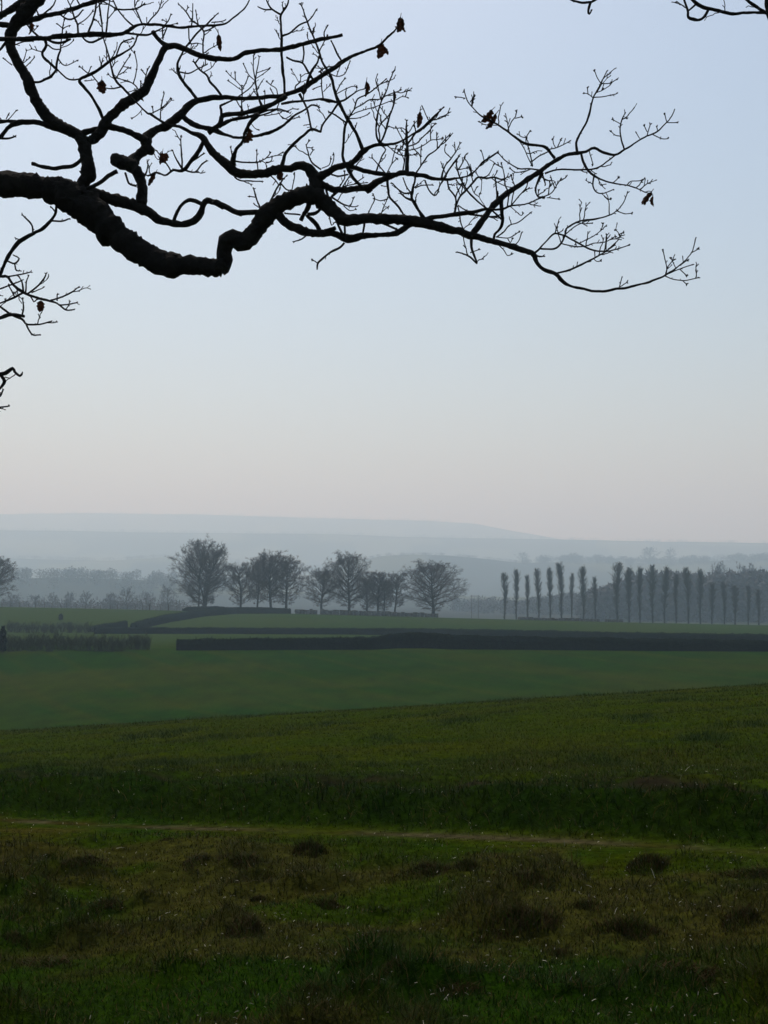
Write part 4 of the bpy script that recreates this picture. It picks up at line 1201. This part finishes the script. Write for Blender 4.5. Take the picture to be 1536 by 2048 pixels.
def scatter(pxa, pxb, ya, yb, n, h, w, seed, toprow=None):
    rg = np.random.default_rng(seed); out = []
    for i in range(n):
        y = rg.uniform(ya, yb); px = rg.uniform(pxa, pxb); gs = GS(y); y = float(G(y))
        x = at(px, 1150, y)[0]; z = hz(x, y, False)
        hh = h * gs * rg.uniform(.75, 1.2)
        if toprow is not None:
            tp = np.interp(px, [a for a, _ in toprow], [b for _, b in toprow])
            hh = max(3.0, at(px, tp + rg.uniform(0, 12) + (yb - y) * .0, y)[2] - z)
        out.append((x, y, z, hh, w * gs * rg.uniform(.8, 1.3)))
    return out
wood_mass('woodland', 'dim bare woodland massed behind the poplar row', scatter(1165, 1700, 470, 560, 170, 14, 9, 1, [(1165, 1176), (1185, 1166), (1235, 1156), (1262, 1138), (1320, 1133), (1380, 1140), (1440, 1136), (1536, 1134), (1700, 1140)]), 21, 330, .8)
wood_mass('woodland', 'misty low wood continuing behind the left poplars', scatter(1020, 1200, 620, 700, 90, 15, 11, 12, [(1020, 1200), (1070, 1190), (1120, 1182), (1200, 1170)]), 30, 200, .8)
wood_mass('woodland', 'paler woodland along the ridge above the poplars', scatter(1050, 1750, 1900, 2010, 230, 12, 18, 2), 22, 140)
wood_mass('woodland', 'low hazy scrub in the hollow between the lone wide tree and the poplars', scatter(905, 1180, 640, 760, 60, 9, 10, 3), 23, 180)
wood_mass('woodland', 'hazy wood in the valley at far left', scatter(-200, 470, 1000, 1090, 150, 10, 13, 4), 24, 150)
wood_mass('thicket', 'hazy thicket filling the hollow behind the post fence', scatter(-150, 385, 440, 500, 90, 8, 9, 9), 29, 200, .6)
wood_mass('woodland', 'trees edging the low rounded hill in the middle distance', scatter(640, 1060, 1940, 2005, 110, 5, 12, 5), 25, 90)
wood_mass('woodland', 'faint wooded edge on the hill at left beyond the valley', scatter(-300, 760, 2430, 2510, 220, 9, 20, 6), 26, 60)
wood_mass('woodland', 'faint wooded skyline on the long middle ridge', scatter(-300, 1900, 3480, 3610, 420, 10, 28, 7), 27, 30, 1.2)
wood_mass('woodland', 'faintest wooded skyline on the farthest ridge', scatter(-300, 1020, 5050, 5210, 260, 12, 40, 8), 28, 30, 1.2)

# ---------------------------------------------------------------- hedges
def hedge(name, label, pts, seed, thick=1.4):
    """pts: (photo column, distance, height m); a clipped hedge following the ground"""
    rg = np.random.default_rng(seed)
    ctrl = np.array([[at(px, 1150, float(G(y)))[0], float(G(y)), h * GS(y)] for px, y, h in pts])
    n = max(60, int(np.sum(np.linalg.norm(np.diff(ctrl[:, :2], axis=0), axis=1)) / .5))
    s = np.r_[0, np.cumsum(np.linalg.norm(np.diff(ctrl[:, :2], axis=0), axis=1))]
    ss = np.linspace(0, s[-1], n)
    X = np.interp(ss, s, ctrl[:, 0]); Y = np.interp(ss, s, ctrl[:, 1]); Hh = np.interp(ss, s, ctrl[:, 2])
    Hh = Hh * (1 + .16 * (fbm(ss / 2, ss * 0 + seed, seed, 5) - .5))
    Z = height(X, Y)
    T = norm(np.stack([np.gradient(X), np.gradient(Y)], -1)); Nn = np.stack([-T[:, 1], T[:, 0]], -1)
    prof = np.array([(-.5, -.3), (-.5, .25), (-.5, .6), (-.46, .9), (-.2, 1.0), (.2, 1.0), (.46, .9), (.5, .6), (.5, .25), (.5, -.3)])
    k = len(prof)
    V = np.empty((n, k, 3))
    for j, (a, b) in enumerate(prof):
        jit = 1 + .22 * (fbm(ss / 1.2, np.full(n, j * .7), seed + 3) - .5)
        V[:, j, 0] = X + Nn[:, 0] * a * thick * jit; V[:, j, 1] = Y + Nn[:, 1] * a * thick * jit
        V[:, j, 2] = Z + np.maximum(b, -.3) * Hh * (1 if b < .5 else 1) + (.05 * rg.normal(size=n) if b > .3 else 0)
    i = (np.arange(n - 1)[:, None] * k + np.arange(k - 1)[None, :]).reshape(-1)
    q = np.stack([i, i + k, i + k + 1, i + 1], -1)
    caps = np.array([[0, j, j + 1] for j in range(1, k - 1)] + [[(n - 1) * k, (n - 1) * k + j + 1, (n - 1) * k + j] for j in range(1, k - 1)])
    me = new_mesh('body', V.reshape(-1, 3), q, caps)
    o = thing(name, label, 'hedge', (0, 0, 0), 'field hedges')
    o.location = (X[n // 2], Y[n // 2], Z[n // 2]); off = np.array(o.location)
    me.vertices.foreach_set('co', (V.reshape(-1, 3) - off).astype(np.float32).ravel()); me.update()
    link('body', me, M_hedge, o)
    # twiggy skin
    m = int(s[-1] * 45)
    f = rg.uniform(0, n - 1.001, m).astype(int); j = rg.integers(0, k - 1, m); w = rg.uniform(0, 1, (m, 1))
    b = V[f, j] * (1 - w) + V[f, j + 1] * w + rg.normal(size=(m, 3)) * .05
    d = norm(rg.normal(size=(m, 3)) + np.array([0, 0, .9])); sd = norm(np.cross(d, rg.normal(size=(m, 3))))
    L = rg.uniform(.10, .30, (m, 1)) * np.where(rg.uniform(0, 1, (m, 1)) < .06, 1.9, 1)
    tv = np.stack([b - sd * .035, b + sd * .035, b + d * L], 1).reshape(-1, 3) - off
    tag(link('twigs', new_mesh('twigs', tv, None, np.arange(3 * m).reshape(-1, 3), False), M_hedge, o), kind='stuff')
    return o

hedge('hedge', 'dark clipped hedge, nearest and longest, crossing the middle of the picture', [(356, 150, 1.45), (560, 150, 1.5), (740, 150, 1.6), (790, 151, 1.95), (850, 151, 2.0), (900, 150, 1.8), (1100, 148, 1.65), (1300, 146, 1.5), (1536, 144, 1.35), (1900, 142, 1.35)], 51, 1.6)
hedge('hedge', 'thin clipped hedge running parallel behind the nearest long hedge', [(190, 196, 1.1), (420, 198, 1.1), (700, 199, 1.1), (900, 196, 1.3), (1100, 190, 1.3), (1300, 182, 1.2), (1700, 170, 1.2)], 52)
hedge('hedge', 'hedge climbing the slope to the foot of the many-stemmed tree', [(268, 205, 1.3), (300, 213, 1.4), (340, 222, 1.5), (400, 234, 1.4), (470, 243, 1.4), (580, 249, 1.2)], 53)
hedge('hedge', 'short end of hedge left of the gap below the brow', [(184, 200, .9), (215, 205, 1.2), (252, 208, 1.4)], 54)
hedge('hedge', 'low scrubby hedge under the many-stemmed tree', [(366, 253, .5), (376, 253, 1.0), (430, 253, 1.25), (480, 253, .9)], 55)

def stone_wall(label, pts, seed):
    """low field wall: irregular stones laid in rough courses, each one a piece"""
    rg = np.random.default_rng(seed)
    ctrl = np.array([[at(px, 1150, float(G(y)))[0], float(G(y)), h * GS(y)] for px, y, h in pts])
    x0, x1 = ctrl[0, 0], ctrl[-1, 0]
    o = thing('field_wall', label, 'wall', (ctrl[0, 0], ctrl[0, 1], hz(ctrl[0, 0], ctrl[0, 1])))
    off = np.array(o.location); a = Acc(); x = x0
    while x < x1:
        y = np.interp(x, ctrl[:, 0], ctrl[:, 1]); h = np.interp(x, ctrl[:, 0], ctrl[:, 2]) * rg.uniform(.9, 1.08)
        w = rg.uniform(.7, 1.5); z = hz(x, y); zz = -.2
        if rg.uniform() < .985:
            while zz < h - .1:
                hh = rg.uniform(.25, .42)
                c = np.array([x + w / 2 + rg.normal() * .05, y + rg.normal() * .05, z + zz + hh / 2])
                e = np.array([w / 2 * .97, .3 * rg.uniform(.85, 1.1), hh / 2])
                sg = np.array([[i, j, k] for i in (-1, 1) for j in (-1, 1) for k in (-1, 1)], float)
                V = c + sg * e * rg.uniform(.96, 1.03, size=(8, 3)) - off
                a.add(V, [[0, 1, 3, 2], [4, 6, 7, 5], [0, 4, 5, 1], [2, 3, 7, 6], [0, 2, 6, 4], [1, 5, 7, 3]])
                zz += hh
        x += w
    tag(link('stones', a.mesh('stones', False), M_stone, o), kind='stuff')
stone_wall('low broken field wall at the feet of the trees right of the gap', [(590, 250.5, 1.0), (700, 251, 1.1), (875, 251.5, .8)], 61)
stone_wall('low field wall at the feet of the left poplars', [(1035, 251, .55), (1240, 251, .5)], 62)

# ---------------------------------------------------------------- shrubs at the left, posts and small things
SHR = [shrub(401, 2.6, 3.4, 34), shrub(402, 2.6, 3.0, 30), shrub(403, 2.6, 3.8, 38)]
rgs = np.random.default_rng(77)
fx = np.linspace(4, 292, 19)
for k, px in enumerate(fx):
    y = 150 + rgs.uniform(-1.5, 1.5); x = at(px, 1150, y)[0]
    s = rgs.uniform(.8, 1.05)
    lab = 'bare brown-green shrub in the nearer shrub row, %s from the left edge' % ORD[k] if k < 18 else 'last bare shrub of the nearer row, beside the hedge opening'
    put('bare_shrub', lab, 'shrub', SHR[k % 3], (M_shrub, M_shrub), ('stems', 'twigs'), (x, y, hz(x, y)), (s * .95, s * .95, s * .92), k * 1.1, 'nearer row of shrubs')
fx = np.linspace(22, 176, 10)
for k, px in enumerate(fx):
    y = float(G(198 + rgs.uniform(-1.5, 1.5))); x = at(px, 1150, y)[0]
    s = rgs.uniform(.75, .95) * 1.2
    put('bare_shrub', 'thin bare shrub in the farther shrub row below the brow, %s from the left' % ORD[k], 'shrub', SHR[(k + 1) % 3], (M_shrub, M_shrub), ('stems', 'twigs'), (x, y, hz(x, y)), (s, s, s * .85), k * .9, 'farther row of shrubs')

def dense_bush(name, label, px, y, h, w, seed, columnar=True):
    """small evergreen: stem and a body of short leafy sprays"""
    rg = np.random.default_rng(seed)
    h, w, y = h * GS(y), w * GS(y), float(G(y)); x = at(px, 1150, y)[0]; o = thing(name, label, 'shrub', (x, y, hz(x, y)))
    V, q, t = tubes(np.array([[[0, 0, -.2], [0.02, 0, h * .5], [0, 0, h * .9]]]), np.array([[.07, .05, .02]]), 6)
    a = Acc(); a.add(V, q, t); link('stem', a.mesh('stem'), M_bark, o)
    m = 1500
    zz = rg.uniform(.04, 1, m); r = w / 2 * np.interp(zz, [0, .2, .7, 1], [.7, 1, .85, .25]) * np.sqrt(rg.uniform(.2, 1, m)) * (1 + .25 * np.sin(zz * 19))
    an = rg.uniform(0, 6.28, m)
    b = np.c_[np.cos(an) * r, np.sin(an) * r, zz * h]
    d = norm(np.c_[np.cos(an) * .6, np.sin(an) * .6, np.ones(m)] + .3 * rg.normal(size=(m, 3))); s = norm(np.cross(d, rg.normal(size=(m, 3))))
    tv = np.stack([b - s * .05, b + s * .05, b + d * .28], 1).reshape(-1, 3)
    link('foliage', new_mesh('foliage', tv, None, np.arange(3 * m).reshape(-1, 3), False), M_hedge, o)
dense_bush('evergreen_shrub', 'dark upright evergreen at the left edge among the bare shrubs', 8, 147.5, 3.3, .85, 81)
dense_bush('evergreen_shrub', 'small dark bush alone on the pale pasture at left', 123, 222, 1.15, .75, 82)

# post and wire fence on the left brow
def fence():
    o = thing('post_fence', 'thin post and wire fence along the brow at left', 'fence', (at(0, 1150, 328)[0], 328, hz(at(0, 1150, 328)[0], 328)))
    off = np.array(o.location); tops = []
    pm = Acc(); V, q, t = tubes(np.array([[[0, 0, -.3], [0, 0, 1.0], [0, 0, 1.08]]]), np.array([[.075, .07, .04]]), 7, True, .05, 3); pm.add(V, q, t)
    me = pm.mesh('post')
    rg = np.random.default_rng(5)
    for k in range(26):
        px = -60 + k * 16.5 + rg.uniform(-3, 3); y = 328 + .15 * k
        x = at(px, 1150, y)[0]; z = hz(x, y)
        p = link('post', me, M_wood, o, np.array([x, y, z]) - off)
        sc_ = rg.uniform(1.05, 1.4); thickp = 1.0
        if k in (22, 24): sc_, thickp = (1.7, 2.3)
        p.scale = (thickp, thickp, sc_); p.rotation_euler = (rg.normal() * .03, rg.normal() * .04, 0)
        tops.append(np.array([x, y, z]) - off)
    tops = np.array(tops)
    for hgt in (.35, .65, .95):
        P = tops + np.array([0, -.06, hgt])
        V, q, t = tubes(P[None], np.full((1, len(P)), .006), 4); a = Acc(); a.add(V, q, t); link('wire', a.mesh('wire'), M_wire, o)
fence()

# H-frame pole in the hollow between the lone wide tree and the poplars
def hpole():
    y = float(G(430)); b = at(950, 1204, y); z0 = hz(b[0], y); zt = at(950, 1190, y)[2]
    o = thing('timber_pole_frame', 'faint H-shaped timber pole frame in the haze right of the lone wide tree', 'pole', (b[0], y, z0))
    Ht = zt - z0
    for sx in (-1.6, 1.6):
        V, q, t = tubes(np.array([[[sx, 0, -.5], [sx, 0, Ht * .5], [sx, 0, Ht]]]), np.array([[.17, .15, .13]]), 7); a = Acc(); a.add(V, q, t); link('pole', a.mesh('pole'), M_wood, o)
    V, q, t = tubes(np.array([[[-2.4, -.18, Ht - .5], [0, -.18, Ht - .5], [2.4, -.18, Ht - .5]]]), np.array([[.13, .13, .13]]), 6); a = Acc(); a.add(V, q, t); link('crossarm', a.mesh('crossarm'), M_wood, o)
hpole()

# ---------------------------------------------------------------- grass
def blades(P, Hh, Wd, C, rg, lean=.55, az0=None):
    """curved three-level blades; P (N,3)"""
    N = len(P)
    az = rg.uniform(0, 2 * np.pi, N); ln = Hh * rg.uniform(.2, 1, N) * lean
    dx = np.c_[np.cos(az), np.sin(az), np.zeros(N)]
    fa = az + np.pi / 2 + rg.normal(size=N) * .7
    sd = np.c_[np.cos(fa), np.sin(fa), np.zeros(N)] * (Wd / 2)[:, None]
    up = np.array([0, 0, 1.0])
    m = P + up * (Hh * .55)[:, None] + dx * (ln * .32)[:, None]
    tp = P + up * (Hh * .95)[:, None] + dx * ln[:, None]
    V = np.stack([P - sd, P + sd, m - sd * .8, m + sd * .8, tp], 1).reshape(-1, 3)
    b = np.arange(N)[:, None] * 5
    q = (b + np.array([[0, 1, 3, 2]])); t = (b + np.array([[2, 3, 4]]))
    return V, q, t, np.repeat(C, 5, 0)

def slips(P, L, Wd, C, rg, el=(15, 60)):
    """short single-faced blades lying over one another"""
    N = len(P); az = rg.uniform(0, 6.283, N); e = np.radians(rg.uniform(el[0], el[1], N))
    dv = np.c_[np.cos(az) * np.cos(e), np.sin(az) * np.cos(e), np.sin(e)]
    fa = az + np.pi / 2 + rg.normal(size=N) * .5
    sd = np.c_[np.cos(fa), np.sin(fa), np.zeros(N)] * (Wd / 2)[:, None]
    V = np.stack([P - sd, P + sd, P + dv * L[:, None]], 1).reshape(-1, 3)
    return V, np.arange(3 * N).reshape(-1, 3), np.repeat(C, 3, 0)

def grass():
    rg = np.random.default_rng(91)
    def pts(n, y0, y1, power=1.0):
        # thinning with distance, so that near and far turf read alike
        y = 1 / rg.uniform(1 / y1 ** power, 1 / y0 ** power, n) ** (1 / power)
        x = rg.uniform(-1, 1, n) * (.44 * y + 1.3)
        return x, y
    def cull(x, y):
        d = y - path_y(x)
        k = (np.exp(-((d + .05) / .12) ** 2) < rg.uniform(0.05, 1, len(x))) & \
            ~((np.abs(d - 1.35) < .25) & (fbm(x * 1.1, y * 2.0, 45) + .05 * np.clip(x / 3, -1, 1) > .42) & (rg.uniform(0, 1, len(x)) < .8))
        return x[k], y[k], d[k]
    def tint(x, y, dryp=.10):
        C = albedo(x, y) * rg.uniform(.5, 1.5, (len(x), 1))
        dry = rg.uniform(0, 1, len(x)) < dryp
        C[dry] = STRAW * rg.uniform(.5, 1.3, (dry.sum(), 1))
        return C
    def tall(x, y, d):
        tus = np.clip(fbm(x * 1.9, y * 2.2, 9, 3) - .50, 0, 1) * 4
        h = .018 + .045 * tus + .022 * fbm(x * .6, y * .6, 77)
        h = h * (1 - .6 * np.exp(-((d + .35) / .8) ** 2))
        return h + .045 * sstep(.1, .4, d) * sstep(1.2, .8, d)
    a = Acc()
    x, y, d = cull(*pts(120000, 2.6, 14.5, .9))
    V, q, t, c = blades(np.c_[x, y, height(x, y) - .008], tall(x, y, d) * 1.2 * rg.uniform(.5, 1.5, len(x)), (.0016 + .0006 * y) * rg.uniform(.6, 1.3, len(x)), tint(x, y), rg, 1.1); a.add(V, q, t, c)
    x, y, d = cull(*pts(460000, 2.6, 14.5, .9))
    V, t, c = slips(np.c_[x, y, height(x, y) - .004], tall(x, y, d) * rg.uniform(.5, 1.5, len(x)), (.0014 + .0007 * y) * rg.uniform(.6, 1.3, len(x)), tint(x, y), rg, (8, 55)); a.add(V, None, t, c)
    tag(link('rough_grass', a.mesh('rough_grass', False), M_grass), 'rough tussocky grass, part dead, on the verge and bank in front', 'grass', kind='stuff')
    x, y = pts(330000, 10.0, 54, .9)
    d = y - path_y(x); k = d > 1.5; x, y = x[k], y[k]
    clump = sstep(.60, .74, fbm(x * .9, y * .7, 79))
    L = (.035 + .04 * fbm(x * .5, y * .5, 78) + .07 * clump) * rg.uniform(.5, 1.4, len(x)) * (1 + .8 * sstep(30, 42, y))
    C = tint(x, y, .02); C = lerp(C, LUSH * .7, clump * .7)
    V, t, c = slips(np.c_[x, y, height(x, y) - .004], L, (.00055 * y) * rg.uniform(.6, 1.3, len(x)), C, rg, (10, 60))
    a = Acc(); a.add(V, None, t, c)
    tag(link('field_grass', a.mesh('field_grass', False), M_grass), 'short green grass of the field sloping down beyond the bank', 'grass', kind='stuff')
    # pale dead stems and blade tips, coloured bright to stand for sun glints
    x, y = pts(3400, 2.8, 13, .6)
    k = fbm(x * .8, y * .8, 88) > .42; x, y = x[k], y[k]
    z = height(x, y); n = len(x)
    az = rg.uniform(0, 6.28, n); el = np.radians(rg.uniform(5, 75, n)); L = rg.uniform(.008, .022, n) * np.where(rg.uniform(0, 1, n) < .025, 3.5, 1)
    dv = np.c_[np.cos(az) * np.cos(el), np.sin(az) * np.cos(el), np.sin(el)]
    b = np.c_[x, y, z + .02 + .02 * rg.uniform(0, 1, n)]
    P = np.stack([b, b + dv * (L * .55)[:, None], b + dv * L[:, None] + np.c_[0 * x, 0 * x, -.15 * L]], 1)
    V, q, t = tubes(P, np.stack([.0006 + .00012 * y, .0006 + .00012 * y, .0003 + .00008 * y], 1), 3, False)
    a = Acc(); a.add(V, q, t, np.repeat(np.array([[.5, .44, .33]]) * rg.uniform(.15, 1.2, (n, 1)), 9, 0))
    tag(link('glint_stems', a.mesh('glint_stems'), M_glint), 'pale dead grass stems coloured bright as sun glints among the rough grass', 'grass', kind='stuff')
grass()

def tussock_mesh(seed):
    rg = np.random.default_rng(seed); n = 900
    an = rg.uniform(0, 6.28, n); r = .26 * np.sqrt(rg.uniform(0, 1, n)) * (1 + .3 * np.sin(an * 2 + seed) + .22 * np.sin(an * 3 + 2 * seed))
    P = np.c_[np.cos(an) * r, np.sin(an) * r * .8, -.04 + .10 * np.clip(1 - (r / .3) ** 2, 0, 1)]
    Hh = .10 * np.clip(1 - .5 * r / .26, .2, 1) * rg.uniform(.5, 1.25, n)
    C = np.where(rg.uniform(0, 1, (n, 1)) < .6, STRAW * .6, GREEN * .9) * rg.uniform(.6, 1.3, (n, 1))
    a = Acc(); V, q, t, c = blades(P, Hh, rg.uniform(.004, .008, n), C, rg, 1.1); a.add(V, q, t, c)
    return a.mesh('tussock', False)
TM = [tussock_mesh(s) for s in (1, 2, 3)]
TUS = [(90, 1720), (170, 1722), (335, 1680), (400, 1720), (490, 1728), (620, 1708), (515, 1800), (655, 1812), (215, 1812), (860, 1742), (935, 1738), (1065, 1760),
       (1300, 1736), (1520, 1748), (1170, 1815), (1050, 1850), (1260, 1866), (740, 1880), (490, 1868), (110, 1930), (800, 1930), (1120, 1910), (640, 1985), (1400, 1960), (1490, 1842), (20, 1876), (920, 1985)]
def ground_hit(px, py):
    d = ray(px, py); best = None
    ys = np.linspace(2, 60, 4000); k = ys / d[1]
    zz = EYE + d[2] * k; g = height(d[0] * k, ys)
    i = int(np.argmax(zz < g)); return d[0] * k[i], ys[i]
for k, (px, py) in enumerate(TUS):
    x, y = ground_hit(px, py)
    o = link('grass_tussock', TM[k % 3], M_grass, None, (x, y, hz(x, y) - .02))
    s = .4 + .45 * random.random(); o.scale = (s * random.uniform(.8, 1.9), s, s * random.uniform(.6, 1.2)); o.rotation_euler = (0, 0, random.uniform(0, 6))
    tag(o, 'dark rounded tussock of half-dead grass on the rough verge', 'grass tussock', 'tussocks on the verge')

# ---------------------------------------------------------------- haze
def haze():
    x, y0, y1, z0, z1 = 10500.0, -400.0, 9900.0, -70.0, 410.0
    V = np.array([[sx * x, yy, zz] for sx in (-1, 1) for yy in (y0, y1) for zz in (z0, z1)])
    Q = [[0, 1, 3, 2], [4, 6, 7, 5], [0, 4, 5, 1], [2, 3, 7, 6], [0, 2, 6, 4], [1, 5, 7, 3]]
    m = bpy.data.materials.new('haze_air'); m.use_nodes = True
    nt = m.node_tree
    for n in list(nt.nodes):
        if n.type == 'BSDF_PRINCIPLED': nt.nodes.remove(n)
    pv = nt.nodes.new('ShaderNodeVolumePrincipled')
    pv.inputs['Color'].default_value = (0.63, 0.85, 1.0, 1)
    pv.inputs['Absorption Color'].default_value = (1, 1, 1, 1)
    pv.inputs['Density'].default_value = HAZE_DENSITY
    pv.inputs['Anisotropy'].default_value = 0.35
    nt.links.new(pv.outputs[0], nt.nodes['Material Output'].inputs['Volume'])
    tag(link('haze', new_mesh('haze', V, Q, None, False), m), kind='stuff')
HAZE_DENSITY = 0.00047
haze()
